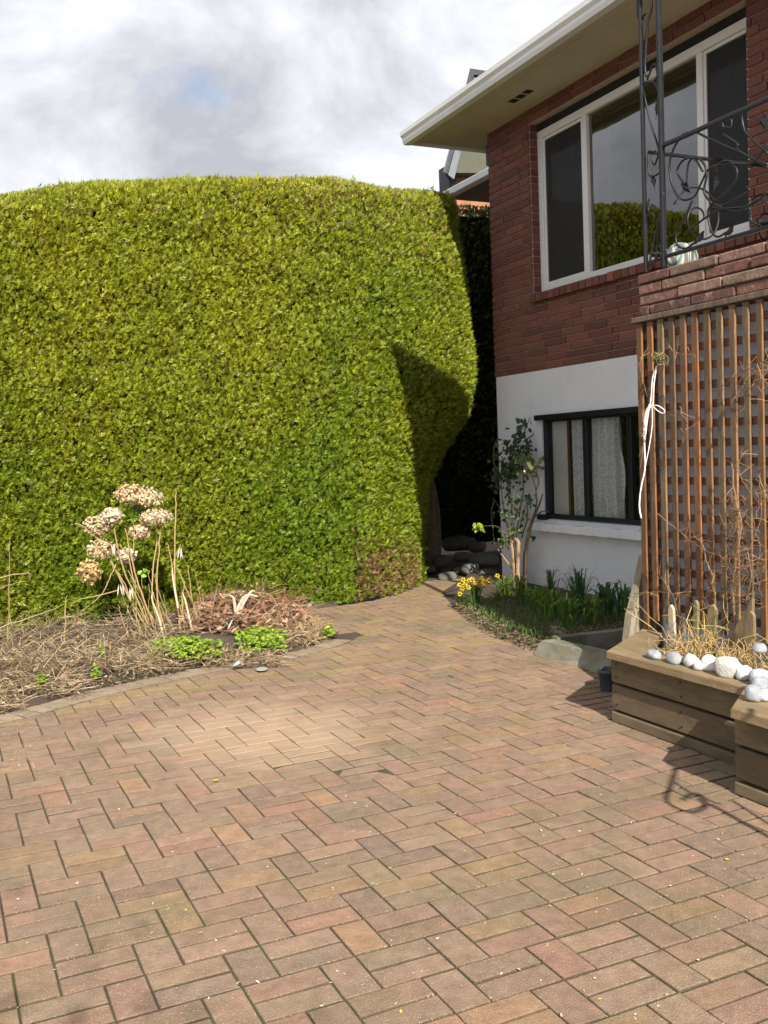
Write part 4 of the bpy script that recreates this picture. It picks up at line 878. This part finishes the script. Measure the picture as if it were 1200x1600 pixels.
for (cx, cy, rx, ry, n, tone) in ((815, 668, 12, 10, 26, 0), (808, 682, 12, 9, 22, 0), (800, 700, 22, 14, 60, 0), (822, 700, 12, 14, 30, 0), (792, 728, 22, 18, 80, 0), (808, 735, 18, 14, 60, 1), (815, 715, 14, 8, 40, 2), (835, 730, 12, 9, 34, 2), (790, 748, 20, 12, 60, 0), (777, 745, 8, 12, 16, 0), (800, 775, 16, 16, 26, 0), (826, 780, 12, 14, 18, 0), (785, 805, 14, 26, 26, 0), (808, 805, 14, 20, 22, 0), (804, 830, 12, 8, 22, 1), (790, 845, 12, 12, 18, 1), (748, 824, 8, 6, 24, 3), (833, 837, 6, 3, 6, 0), (773, 765, 6, 10, 8, 0)):
    for _ in range(n):
        a = r.normal(0, .5, 2); X = 5.50+r.uniform(-.10, .12) if tone != 3 else 5.35
        p = rp(cx+a[0]*rx, cy+a[1]*ry, X); col = [(.045, .080, .032), (.09, .13, .035), (.19, .23, .07), (.28, .40, .03)][tone]
        mb.leaf(p, r.normal(0, 1, 3)+[-.3, -.5, -.2], r.normal(0, .6, 3)+[-1, -.6, .3], r.uniform(.042, .07), r.uniform(.032, .048), jit(col, .3))
mb.build('leaves', MT['plant'], ro)
mb = MB(); mb.leaf(rp(819, 734, 5.38), (.1, -.3, -.6), (-1, -.4, 0), .03, .025, (.8, .8, .78)); mb.build('blossom', MT['plant'], ro)

# left bed: dried hydrangea
hy = thing('dried_hydrangea', 'dried hydrangea with tan dead flower heads on bare stems in front of the hedge', 'plant', tuple(on_z(235, 1000, .05)))
HYY = 8.15
def hp(px, py, dy=0): return on_y(px, py, HYY+dy)
stems = [([(245, 1003), (215, 940), (190, 880), (178, 825)], .009), ([(250, 1003), (222, 930), (205, 870), (196, 825)], .008), ([(240, 1002), (205, 940), (180, 890), (160, 850), (128, 822), (118, 818)], .008), ([(262, 1000), (245, 930), (248, 870), (250, 835), (262, 800)], .007),
         ([(256, 1000), (240, 950), (238, 900), (246, 840), (242, 812)], .007), ([(283, 998), (274, 920), (273, 850), (275, 790), (275, 765)], .007), ([(320, 990), (300, 940), (280, 895), (272, 880), (282, 850)], .007), ([(182, 880), (170, 905), (158, 930), (140, 945), (128, 955)], .005),
         ([(184, 922), (158, 930), (130, 935), (112, 944)], .005), ([(225, 1000), (208, 950), (196, 915), (185, 895)], .007), ([(258, 1000), (230, 950), (210, 910), (200, 870), (186, 850)], .007), ([(208, 860), (210, 830), (206, 810)], .005), ([(222, 848), (226, 835), (222, 825)], .005), ([(290, 990), (282, 950), (276, 935), (265, 860), (258, 850)], .006)]
rq = np.random.default_rng(404)
for _ in range(22):
    bx_ = rq.uniform(205, 320); tx_ = bx_+rq.normal(-22, 22); ty_ = rq.uniform(880, 965); stems.append(([(bx_, 1002), ((bx_+tx_)/2+rq.normal(0, 5), (1000+ty_)/2), (tx_, ty_)], rq.uniform(.003, .006)))
for k, (pts, r0) in enumerate(stems):
    r = np.random.default_rng(70+k); mb = MB(); dy = r.uniform(-.25, .2); P3 = np.array([hp(*q, dy*(.3+.7*i/len(pts))) for i, q in enumerate(pts)]); mb.tube(spline(P3, 18)+r.normal(0, .0025, (18, 3)), [r0, r0*.8, r0*.55], 6, jit((.42, .30, .14), .15)); mb.build('stem', MT['dry'], hy)
heads = [((205, 772), .115, .07, (.60, .44, .26)), ((232, 778), .10, .06, (.68, .53, .34)), ((174, 806), .08, .055, (.70, .58, .41)), ((152, 822), .10, .07, (.62, .47, .30)), ((244, 808), .12, .055, (.66, .52, .34)), ((218, 831), .07, .05, (.66, .51, .34)), ((158, 858), .10, .065, (.58, .44, .26)), ((139, 893), .085, .075, (.54, .36, .16)), ((198, 868), .07, .05, (.64, .52, .37))]
for k, ((px, py), rx, rz, col) in enumerate(heads):
    r = np.random.default_rng(90+k); c = hp(px, py, r.uniform(-.12, .12)); mb = MB()
    for _ in range(380):
        d = r.normal(0, 1, 3); d /= np.linalg.norm(d); s = r.uniform(.65, 1.05); p = c+d*[rx*s*1.15, rx*.95*s, rz*s*1.2]
        mb.leaf(p, np.cross(d, r.normal(0, 1, 3))+d*.2, d+r.normal(0, .5, 3), r.uniform(.020, .034), r.uniform(.016, .026), jit(np.array(col)*(.75 if s < .85 else 1), .28))
    mb.build('flower_head', MT['dry'], hy)
mb = MB(); r = np.random.default_rng(33)
for (px, py) in ((177, 862), (188, 925), (205, 930), (283, 868)):
    for _ in range(3): mb.leaf(hp(px+r.normal(0, 2), py-12, -.1), (r.normal(0, .25), 0, -1), (-.3, -.4, .3), .10, .014, (.56, .50, .42))
mb.build('pale_dead_leaves', MT['dry'], hy)
mb = MB()
for _ in range(9): mb.leaf(hp(224+r.normal(0, 6), 895+r.normal(0, 3), -.15), r.normal(0, 1, 3), (-.3, -1, .5), .05, .035, (.26, .40, .04))
for _ in range(70): mb.leaf(hp(215+r.normal(0, 14), 795+r.normal(0, 10), .12), r.normal(0, 1, 3), (-.3, -1, .5), .05, .035, jit((.14, .24, .03), .3))
mb.build('green_leaves', MT['plant'], hy)

# pale arching dead strap leaves
def arching(px0, pts, label, wd=.016):
    mb = MB(); P3 = spline([hp(*q, -.25) for q in pts], 18); mb.ribbon(P3, [wd, wd*.9, wd*.5, .003], (1, .2, 0), (.62, .52, .40), .15)
    return tag(mb.build('dead_leaf_blade', MT['dry']), label, 'dead leaf')
arching(0, [(258, 1003), (248, 965), (237, 935), (240, 925)], 'pale bleached blade arching low left among the dry stems')
arching(0, [(300, 985), (290, 940), (286, 928), (292, 925)], 'pale bleached hooked blade in the middle of the dry stems')
arching(0, [(278, 950), (272, 915), (269, 890), (275, 885)], 'pale curled blade hanging under the tall upright stem')
# pruned pale stump fork
sf = MB()
for pts in ([(372, 970), (368, 955), (365, 935), (358, 930)], [(372, 970), (372, 950), (385, 930), (402, 932)], [(374, 968), (378, 948), (392, 925), (398, 924)], [(372, 985), (370, 970), (374, 960)], [(352, 992), (362, 972), (368, 962)]):
    sf.tube(spline([on_y(*q, 8.05) for q in pts], 10), [.016, .013, .007], 6, (.55, .46, .36))
tag(sf.build('pruned_stump', MT['dry']), 'pale forked pruned stump standing in the brown dead leaves', 'stump')

# heap of brown dead leaves and stalks (uncountable litter)
mb = MB(); r = np.random.default_rng(17)
def litter(mb, poly_px, n, zfn, cols, L, W, r, stick=.3, z0=.07):
    (x0, y0), (x1, y1) = poly_px
    for _ in range(n):
        px, py = r.uniform(x0, x1), r.uniform(y0, y1); q = on_z(px, py, z0); h = zfn(px, py); q[2] = z0+r.uniform(0, 1)**1.4*h
        c = jit(cols[r.integers(len(cols))], .3)
        if r.random() < stick:
            d = r.normal(0, 1, 3)*[1, 1, .6]; d /= np.linalg.norm(d); l = L*r.uniform(1.5, 5); m_ = q+d*l*.5+r.normal(0, l*.08, 3); e = q+d*l; e[2] = min(max(e[2], .04), z0+h*1.2+.03)
            mb.tube([q, m_, e], [.0026, .002, .001], 3, c, cap=False)
        else: mb.leaf(q, r.normal(0, 1, 3)*[1, 1, .5], r.normal(0, .7, 3)+[0, -.3, 1], L*r.uniform(.6, 1.4), W*r.uniform(.6, 1.4), c)
RB = [(.24, .11, .06), (.30, .15, .085), (.40, .28, .19), (.14, .07, .04), (.34, .20, .12)]
litter(mb, ((290, 940), (480, 990)), 1900, lambda x, y: .22*max(0, 1-abs(x-380)/110)*max(0, 1-abs(y-965)/40)+.04, RB, .075, .034, r, .38)
litter(mb, ((290, 900), (440, 960)), 800, lambda x, y: .25, RB, .05, .025, r, .5)
mb.origin = (2.2, 8, 0); tag(mb.build('dead_leaf_litter', MT['dry']), 'heap of reddish-brown dead leaves and stalks against the foot of the hedge', 'dead leaves', kind='stuff')
mb = MB(); SC = [(.38, .28, .16), (.27, .19, .11), (.44, .35, .22), (.20, .13, .075), (.13, .09, .055)]
litter(mb, ((-60, 1008), (270, 1050)), 1350, lambda x, y: .09, SC, .05, .012, r, .82, .06)
litter(mb, ((-60, 1070), (30, 1112)), 420, lambda x, y: .04, SC, .045, .013, r, .6, .02); litter(mb, ((30, 1070), (120, 1088)), 160, lambda x, y: .03, SC, .045, .013, r, .6, .02); litter(mb, ((-60, 1040), (130, 1080)), 500, lambda x, y: .07, SC, .05, .014, r, .75, .04)
litter(mb, ((140, 1036), (280, 1046)), 70, lambda x, y: .05, SC, .05, .014, r, .7, .04)
litter(mb, ((-40, 975), (300, 1012)), 900, lambda x, y: .16, SC, .06, .01, r, .95, .05)
litter(mb, ((270, 1020), (440, 1036)), 420, lambda x, y: .02, SC, .045, .012, r, .8, .05)
litter(mb, ((400, 975), (500, 1005)), 450, lambda x, y: .07, [(.46, .36, .21), (.38, .25, .14)], .045, .012, r, .8, .05)
mb.origin = (1, 7.5, 0); tag(mb.build('dry_straw', MT['dry']), 'tangle of straw and dry grass covering the left bed beside the paving', 'dry grass', kind='stuff')
mb = MB(); litter(mb, ((1030, 985), (1195, 1020)), 10, lambda x, y: .05, SC, .05, .012, r)
# crumbs of soil, chips and short straw along the bed edge
mb = MB(); r = np.random.default_rng(23)
for _ in range(4200):
    i = r.integers(18, nb); f = r.random()**1.5; p = LEFTs[i]+(LEFTs[i]-LEFTs[i-1])*r.random(); t = LEFTs[i]-LEFTs[i-1]; t = t/np.linalg.norm(t); q = np.array([p[0]-t[1]*(f*.45-.015), p[1]+t[0]*(f*.45-.015), .012+.03*min(1, f*2)])
    c = [(.05, .035, .025), (.09, .065, .045), (.16, .11, .07), (.30, .22, .13), (.40, .32, .20), (.10, .13, .03)][r.choice(6, p=[.3, .25, .17, .13, .1, .05])]
    if r.random() < .3: d = r.normal(0, 1, 3)*[1, 1, .2]; d /= np.linalg.norm(d); mb.tube([q, q+d*.03, q+d*.07], [.0022, .001], 3, jit(c, .3), cap=False)
    else: mb.leaf(q, r.normal(0, 1, 3)*[1, 1, .5], r.normal(0, .6, 3)+[0, 0, 1], r.uniform(.012, .035), r.uniform(.01, .024), jit(c, .35))
mb.origin = (1, 7, 0); tag(mb.build('soil_crumbs', MT['dry']), 'soil crumbs, chips and leaf bits along the edge of the left bed', 'soil litter', kind='stuff')
# low green plants
def green_mat(name_label, cx, cy, w_, h_, n, seed, z=.08):
    mb = MB(); r = np.random.default_rng(seed)
    for _ in range(n):
        a = np.clip(r.normal(0, .38, 2), -.7, .7); q = on_z(cx+a[0]*w_, cy+a[1]*h_, z); hh = .09*max(.15, 1-(a@a)*.8)*(.6+.5*r.random()+.35*math.sin(q[0]*31)*math.cos(q[1]*27)); q[2] = z-.01+r.uniform(.4, 1)*hh
        for k in range(3):
            an = k*2.09+r.uniform(-.4, .4); mb.leaf(q, (math.cos(an), math.sin(an), r.uniform(-.2, .7)), (r.normal(0, .5), -.3+r.normal(0, .3), 1), r.uniform(.016, .034), r.uniform(.016, .030), jit(((.24, .36, .02), (.17, .29, .025), (.30, .38, .04))[r.integers(3)], .3))
    q = on_z(cx, cy, .02); mb.origin = tuple(q); return tag(mb.build('low_green_plant', MT['plant']), name_label, 'plant', 'bright green low plants at the edge of the left bed')
green_mat('bright lime-green leafy mat directly below the dried hydrangea', 292, 1016, 72, 20, 480, 1)
green_mat('bright lime-green leafy mound in front of the brown leaf heap', 408, 1002, 54, 23, 440, 2)
green_mat('small green tuft at the right tip of the left bed', 514, 992, 12, 8, 60, 3, .03)
green_mat('tiny green seedling in the straw at far left of the bed', 65, 1072, 12, 6, 26, 4, .04)
green_mat('tiny green seedling in bare soil left of the lime-green mat', 152, 1058, 7, 5, 14, 5, .05)
green_mat('tiny green sprig in the straw above the bare soil', 158, 1026, 5, 2.5, 20, 6, .07)
# tall dead stalks leaning at the far left
ds = MB(); r = np.random.default_rng(8)
for pts in ([(12, 1010), (14, 930), (15, 840)], [(-10, 905), (40, 895), (48, 905)], [(-10, 985), (60, 960), (100, 945)], [(30, 1040), (85, 1000), (140, 975)], [(-20, 930), (10, 915), (42, 908)], [(100, 1010), (102, 960), (105, 930)], [(330, 1000), (332, 950), (345, 900)], [(402, 985), (415, 950), (372, 925), (345, 935)], [(440, 960), (424, 930), (400, 925)]):
    ds.tube(spline([on_y(*q, 8.2) for q in pts], 12)+r.normal(0, .004, (12, 3)), [.005, .004, .002], 5, jit((.36, .27, .14), .2))
tag(ds.build('dead_stalks', MT['dry']), 'thin dead stalks sticking up from the left bed in front of the hedge', 'dead stalks', kind='stuff')
# litter bits
mb = MB(); q = on_z(409, 1046, .015); n = 20; V = [(q[0]+r_*1.0*math.cos(6.283*k/n), q[1]+r_*math.sin(6.283*k/n), q[2]+z_) for r_, z_ in ((.042, 0), (.042, .006), (.036, .006), (.034, .003)) for k in range(n)]
mb.add(V, [(i*n+k, i*n+(k+1) % n, (i+1)*n+(k+1) % n, (i+1)*n+k) for i in range(3) for k in range(n)]+[tuple(3*n+k for k in range(n))], (.38, .39, .38)); tag(mb.build('jar_lid', MT['glazed']), 'round clear lid lying at the edge of the paving by the green plants', 'lid')
def paper(px, py, s, lab):
    mb = MB(); q = on_z(px, py, .03); r = np.random.default_rng(int(px)); V = [q+np.array([math.cos(a)*s*r.uniform(.6, 1.2), math.sin(a)*s*r.uniform(.6, 1.1), r.uniform(0, .03)]) for a in np.linspace(0, 5.6, 8)]+[q+[0, 0, .04]]
    mb.add(V, [(i, (i+1) % 8, 8) for i in range(8)]); tag(mb.build('paper_scrap', MT['paper']), lab, 'litter', 'pale scraps of litter')
paper(372, 1040, .05, 'crumpled white scrap between the two lime-green plants'); paper(224, 1033, .03, 'pale chip lying on the dark bare soil')

# tag stake: small white label stick in the brown leaves
mb = MB(); a_, b_ = on_y(352, 992, 7.9), on_y(366, 962, 7.9); mb.tube([a_, b_], .006, 6, (.8, .8, .82)); tag(mb.build('plant_label_stick', MT['glazed']), 'thin white stick leaning in the brown dead leaves', 'stick')

# right bed ground litter, low growth
mb = MB(); r = np.random.default_rng(55)
for _ in range(3600):
    f = r.random(); px = 712+f*265; top = np.interp(px, [712, 770, 850, 975], [935, 935, 945, 965]); bot = np.interp(px, [712, 760, 835, 900, 975], [944, 982, 1010, 1000, 985]); py = r.uniform(top, bot); q = on_z(px, py, .05)
    if r.random() < (.86 if (bot-py) < 14 else .45): mb.leaf(q+[0, 0, r.uniform(-.045, .01)], r.normal(0, 1, 3)*[1, 1, .3], (0, -.2, 1), .035, .018, jit(SC[r.integers(5)]*np.array(.7), .3))
    else: mb.ribbon([q, q+[r.normal(0, .02), r.normal(0, .02), r.uniform(.02, .05)], q+[r.normal(0, .05), r.normal(0, .05), r.uniform(.02, .08)]], [.006, .005, .001], r.normal(0, 1, 3)*[1, 1, .1], jit((.11, .18, .035), .4))
mb.origin = (4.5, 7, 0); tag(mb.build('bed_undergrowth', MT['plant']), 'low weeds and leaf litter covering the soil of the bed under the window', 'undergrowth', kind='stuff')
mb = MB()
for (px, py, n) in ((875, 998, 12), (870, 990, 8)):
    q = on_z(px, py, .04)
    for _ in range(n): mb.ribbon(spline([q, q+[r.normal(0, .03), r.normal(0, .03), .06], q+[r.normal(0, .07), r.normal(0, .07), .02]], 5), [.006, .006, .002], (1, 0, 0), (.5, .42, .28))
tag(mb.build('dead_grass_tuft', MT['dry']), 'small pale tuft of dead grass behind the concrete kerb', 'grass tuft')

# planter: dry brush, stakes, vine
def brush(mb, c, n, h, sp, r, cols, rad=.0028):
    for _ in range(n):
        p = np.array(c)+[r.normal(0, sp*.35), r.normal(0, sp), 0]; d = np.array([r.normal(0, .3), r.normal(0, .7), 1.2]); d /= np.linalg.norm(d); L = h*r.uniform(.3, 1.1); pts = [p]
        for k in range(6): d = d+r.normal(0, .35, 3); d[2] -= .05*k; d /= np.linalg.norm(d); pts.append(pts[-1]+d*L/6)
        col = jit(cols[r.integers(len(cols))], .2); mb.tube(pts, [rad, rad*.7, rad*.4], 4, col, cap=False)
        for k in range(2):
            i = r.integers(1, 5); d2 = r.normal(0, 1, 3); d2 /= np.linalg.norm(d2); mb.tube([pts[i], pts[i]+d2*L*.12+[0, 0, .01], pts[i]+d2*L*.25], [rad*.6, rad*.3], 3, col, cap=False)
YC = [(.55, .38, .14), (.46, .31, .12), (.60, .46, .22), (.34, .22, .09), (.26, .16, .07)]
mb = MB(); r = np.random.default_rng(61)
for y in np.linspace(4.02, 3.0, 14): brush(mb, (3.50, y, .33), 34, .17 if y > 3.9 else .25, .06, r, YC)
for y in (4.0, 3.85, 3.65, 3.3): brush(mb, (3.6, y, .33), 14, .48, .06, r, YC, .0032)
mb.origin = (3.5, 3.6, .33); tag(mb.build('dry_brush', MT['dry']), 'tangled golden dry stems filling the planter behind the row of stones', 'dry plants', kind='stuff')
mb = MB()
for y in np.linspace(2.9, 1.6, 10): brush(mb, (3.6, y, .35), 14, .25, .06, r, YC)
mb.origin = (3.5, 2.2, .33); tag(mb.build('dry_brush', MT['dry']), 'dry golden stems in the nearer planter at the right edge', 'dry plants', kind='stuff')
def stake(pxa, pxb, X, wd, label, col, name='wood_stake'):
    mb = MB(); a, b = on_x(*pxa, X), on_x(*pxb, X); a[2] = min(a[2], .32); d = (b-a)/np.linalg.norm(b-a); s = np.cross(d, EXv); h = wd/2
    V = [a-s*h, a+s*h, b+s*h*.8-d*.03, b, b-s*h*.8-d*.02]; n = 5
    mb.add([q for q in V]+[q+[.018, 0, 0] for q in V], [tuple(range(n)), tuple(range(n, 2*n))[::-1]]+[(i, n+i, n+(i+1) % n, (i+1) % n) for i in range(n)], col)
    tag(mb.build(name, MT['batten'] if col[0] < .5 else MT['dry']), label, 'stake')
stake((1050, 985), (1047, 945), 3.66, .045, 'pale bleached pointed stake at the left of the planter', (.50, .43, .32))
stake((1086, 985), (1086, 938), 3.66, .035, 'mossy green upright stake in the middle of the planter', (.20, .19, .09))
stake((1103, 985), (1113, 945), 3.66, .07, 'broad mossy yellow-green stake leaning right in the planter', (.27, .22, .10))
stake((1172, 1040), (1172, 955), 3.58, .05, 'rough brown upright board at the right of the planter', (.24, .17, .09))
mb = MB(); a, b = on_x(1132, 1010, 3.64), on_x(1175, 935, 3.64); c = on_x(1172, 1035, 3.60); V = [a, b, c]; mb.add(V+[q+[.02, 0, 0] for q in V], [(0, 1, 2), (5, 4, 3), (0, 3, 4, 1), (1, 4, 5, 2), (2, 5, 3, 0)], (.27, .20, .11))
tag(mb.build('wood_offcut', MT['batten']), 'triangular rough wood offcut standing beside the brown upright board', 'board')
# bare vine on the lattice
vn = thing('climbing_vine', 'bare brown climbing vine twigs spreading over the lattice from the planter', 'vine', (3.7, 3.4, .35))
VX = PX-.07
vs_ = [[(1150, 1000), (1145, 920), (1150, 870), (1158, 820), (1148, 770), (1143, 725)], [(1140, 845), (1150, 820), (1152, 780)], [(1200, 600), (1170, 575), (1140, 595), (1115, 612)], [(1200, 560), (1185, 572), (1165, 600), (1150, 625)], [(1025, 800), (1060, 830), (1100, 858), (1140, 875)], [(1080, 838), (1120, 850), (1160, 868)],
       [(1160, 775), (1170, 795), (1178, 818), (1174, 828)], [(1100, 935), (1120, 900), (1150, 880), (1185, 865)], [(1045, 540), (1058, 552), (1080, 555), (1100, 562)], [(1062, 635), (1066, 648), (1073, 660), (1070, 680), (1058, 710)], [(1003, 640), (1008, 680), (1006, 700)], [(1000, 560), (1003, 590), (1012, 620)], [(1120, 1000), (1118, 940), (1112, 900), (1105, 880), (1095, 840)],
       [(1150, 900), (1170, 860), (1190, 800), (1185, 740)], [(1180, 990), (1176, 920), (1188, 860), (1180, 830)], [(1060, 960), (1050, 930), (1036, 905), (1030, 895)], [(990, 928), (1020, 925), (1060, 928), (1100, 935)], [(1150, 655), (1175, 610), (1200, 540)], [(1160, 700), (1155, 730), (1165, 760), (1190, 790)]]
r = np.random.default_rng(66); mb = MB()
for k, pts in enumerate(vs_):
    X = VX-r.uniform(0, .05); P3 = spline([on_x(*q, X) for q in pts], 20)+r.normal(0, .0025, (20, 3)); rad = .006 if k in (0, 12) else .0026; m_ = MB()
    m_.tube(P3, [rad, rad*.8, rad*.5], 5, jit((.24, .15, .08), .2))
    for _ in range(7):
        i = r.integers(0, 20); d = r.normal(0, 1, 3)*[.5, 1, 1]; d /= np.linalg.norm(d); L = r.uniform(.03, .12); m_.tube([P3[i], P3[i]+d*L*.5+r.normal(0, .006, 3), P3[i]+d*L], [.002, .0012], 3, jit((.28, .17, .09), .25), cap=False)
    m_.build('vine_stem', MT['dry'], vn)
for (cx, cy, s, n) in ((1152, 860, 26, 90), (1150, 800, 14, 60), (1170, 900, 26, 80), (1190, 770, 12, 30), (1140, 930, 30, 80), (1185, 590, 14, 20)):
    mb = MB(); mb.tube(spline([on_x(cx-4, cy+1.5*s, VX-.03), on_x(cx+4, cy, VX-.04), on_x(cx-2, cy-1.5*s, VX-.03)], 10), .003, 4, (.24, .14, .08))
    for _ in range(n):
        p = on_x(cx+np.clip(r.normal(0, s*.6), -s, s), cy+np.clip(r.normal(0, s), -1.5*s, 1.5*s), VX-r.uniform(0, .08)); d = r.normal(0, 1, 3); d /= np.linalg.norm(d); L = r.uniform(.03, .09); mb.tube([p, p+d*L*.5+r.normal(0, .006, 3), p+d*L], [.0014, .0008], 3, jit((.26, .15, .08), .3), cap=False)
    mb.build('twig_cluster', MT['dry'], vn)
# knot of vine and the white rope
kn = thing('vine_knot', 'ball of tied green and brown vine near the top left of the lattice', 'vine', tuple(on_x(1030, 570, VX)))
mb = MB(); c = on_x(1030, 560, VX-.01)
for _ in range(34):
    a = r.normal(0, 1, 3); a /= np.linalg.norm(a); b = np.cross(a, r.normal(0, 1, 3)); b /= np.linalg.norm(b); mb.tube(arc(c+r.normal(0, .008, 3), .015, .034, r.uniform(0, 360), r.uniform(380, 600), 12, a, b), .0022, 4, jit((.14, .16, .05) if r.random() < .6 else (.32, .24, .14), .3), cap=False)
mb.build('coiled_stems', MT['dry'], kn)
rp_ = thing('white_rope', 'white cord tied in a bow and hanging down the left edge of the lattice', 'rope', tuple(on_x(1010, 800, VX)))
def rope(pts, r0, name='cord', n=24):
    mb = MB(); mb.tube(spline([on_x(*q, VX-.008) for q in pts], n), r0, 6, (1, 1, 1)); mb.build(name, MT['rope'], rp_, smooth=True)
rope([(1027, 570), (1020, 590), (1018, 615), (1016, 635)], .0042); rope([(1026, 572), (1022, 600), (1020, 635)], .0035)
rope([(1015, 632), (1010, 655), (1007, 690), (1008, 730), (1002, 760), (999, 790), (1002, 810)], .0045); rope([(1019, 634), (1019, 665), (1014, 700), (1006, 740), (1001, 770)], .003)
rope([(1018, 634), (1028, 634), (1038, 641), (1036, 646), (1028, 642), (1019, 634)], .003, 'bow_loop')
mb = MB(); mb.tube(spline([on_x(*q, VX-.010) for q in ((1017, 632), (1011, 645), (1008, 668), (1007, 690))], 12), [.008, .013, .011, .006], 8); mb.build('knotted_tail', MT['rope'], rp_, smooth=True)

# ------------------------------------------------------------ bits on the paving
mb = MB(); r = np.random.default_rng(99)
for _ in range(450):
    px, py = r.uniform(0, 1200), r.uniform(1040, 1600)
    if r.random() < .35: px = r.uniform(0, 60); py = r.uniform(1090, 1200)
    q = on_z(px, py, .004)
    if q[0] > 3.2 or not inside(q[:2], OUT): continue
    s = r.uniform(.002, .005); c = [(.55, .5, .4), (.4, .3, .15), (.6, .55, .5), (.5, .42, .12)][r.integers(4)]
    mb.leaf(q, r.normal(0, 1, 3)*[1, 1, .2], (r.normal(0, .2), 0, 1), s*3, s*1.7, jit(c, .3))
mb.origin = (0, 0, 0); tag(mb.build('paving_debris', MT['dry']), 'tiny chips, seeds and dry leaf bits scattered over the paving', 'debris', kind='stuff')
def petal(px, py, col, lab, s=.02, z=.006):
    mb = MB(); q = on_z(px, py, z)
    for k in range(5): a = k*1.26; mb.leaf(q, (math.cos(a), math.sin(a), .3), (0, 0, 1), s, s*.8, col)
    tag(mb.build('fallen_petals', MT['plant']), lab, 'petals')
petal(594, 951, (.62, .12, .17), 'pink-red fallen petals on the path near the hedge', .022)
petal(314, 1458, (.55, .22, .20), 'faded pink petals on the paving in the foreground', .010)
petal(337, 1220, (.50, .42, .12), 'curled yellow-brown leaf on the paving left of centre', .018)
petal(1136, 1343, (.66, .55, .12), 'small yellow petal on the paving at the right', .009)
mb = MB(); q = on_z(1048, 1152, .0)
for k in range(22): a = r.uniform(0, 6.28); mb.leaf(q+[.0+r.normal(0, .008), r.normal(0, .008), r.uniform(0, .02)], (math.cos(a)-.5, math.sin(a), .6), (0, 0, 1), .018, .012, (.16, .30, .04))
tag(mb.build('small_weed', MT['plant']), 'small green weed growing at the foot of the planter', 'weed')
# tree behind the viewer: its crown shades the near left corner of the paving
tb = thing('broadleaf_tree', 'tree standing behind the viewer whose crown shades the near left paving', 'tree', (-3.0, -4.6, 0))
mb = MB(); mb.tube(spline([(-3.0, -4.6, 0), (-2.95, -4.5, 1.8), (-2.8, -4.4, 3.4), (-2.9, -4.5, 5)], 12), [.13, .10, .08, .03], 10); r = np.random.default_rng(3)
for k in range(9):
    a = r.uniform(0, 6.28); mb.tube(spline([(-2.9, -4.45, 2.6+.2*k), (-2.9+.6*math.cos(a), -4.45+.6*math.sin(a), 3.3+.2*k), (-2.9+1.1*math.cos(a), -4.45+1.1*math.sin(a), 3.7+.22*k)], 8), [.035, .02, .008], 6)
mb.build('trunk', MT['bark'], tb)
mb = MB()
for k in range(26):
    c = np.array([-2.45, -4.45, 4.2])+r.normal(0, .5, 3)*[1, 1, .9]
    for _ in range(70): mb.leaf(c+r.normal(0, .2, 3), r.normal(0, 1, 3), r.normal(0, 1, 3), .07, .045, jit((.08, .13, .03), .3))
mb.build('crown', MT['plant'], tb)
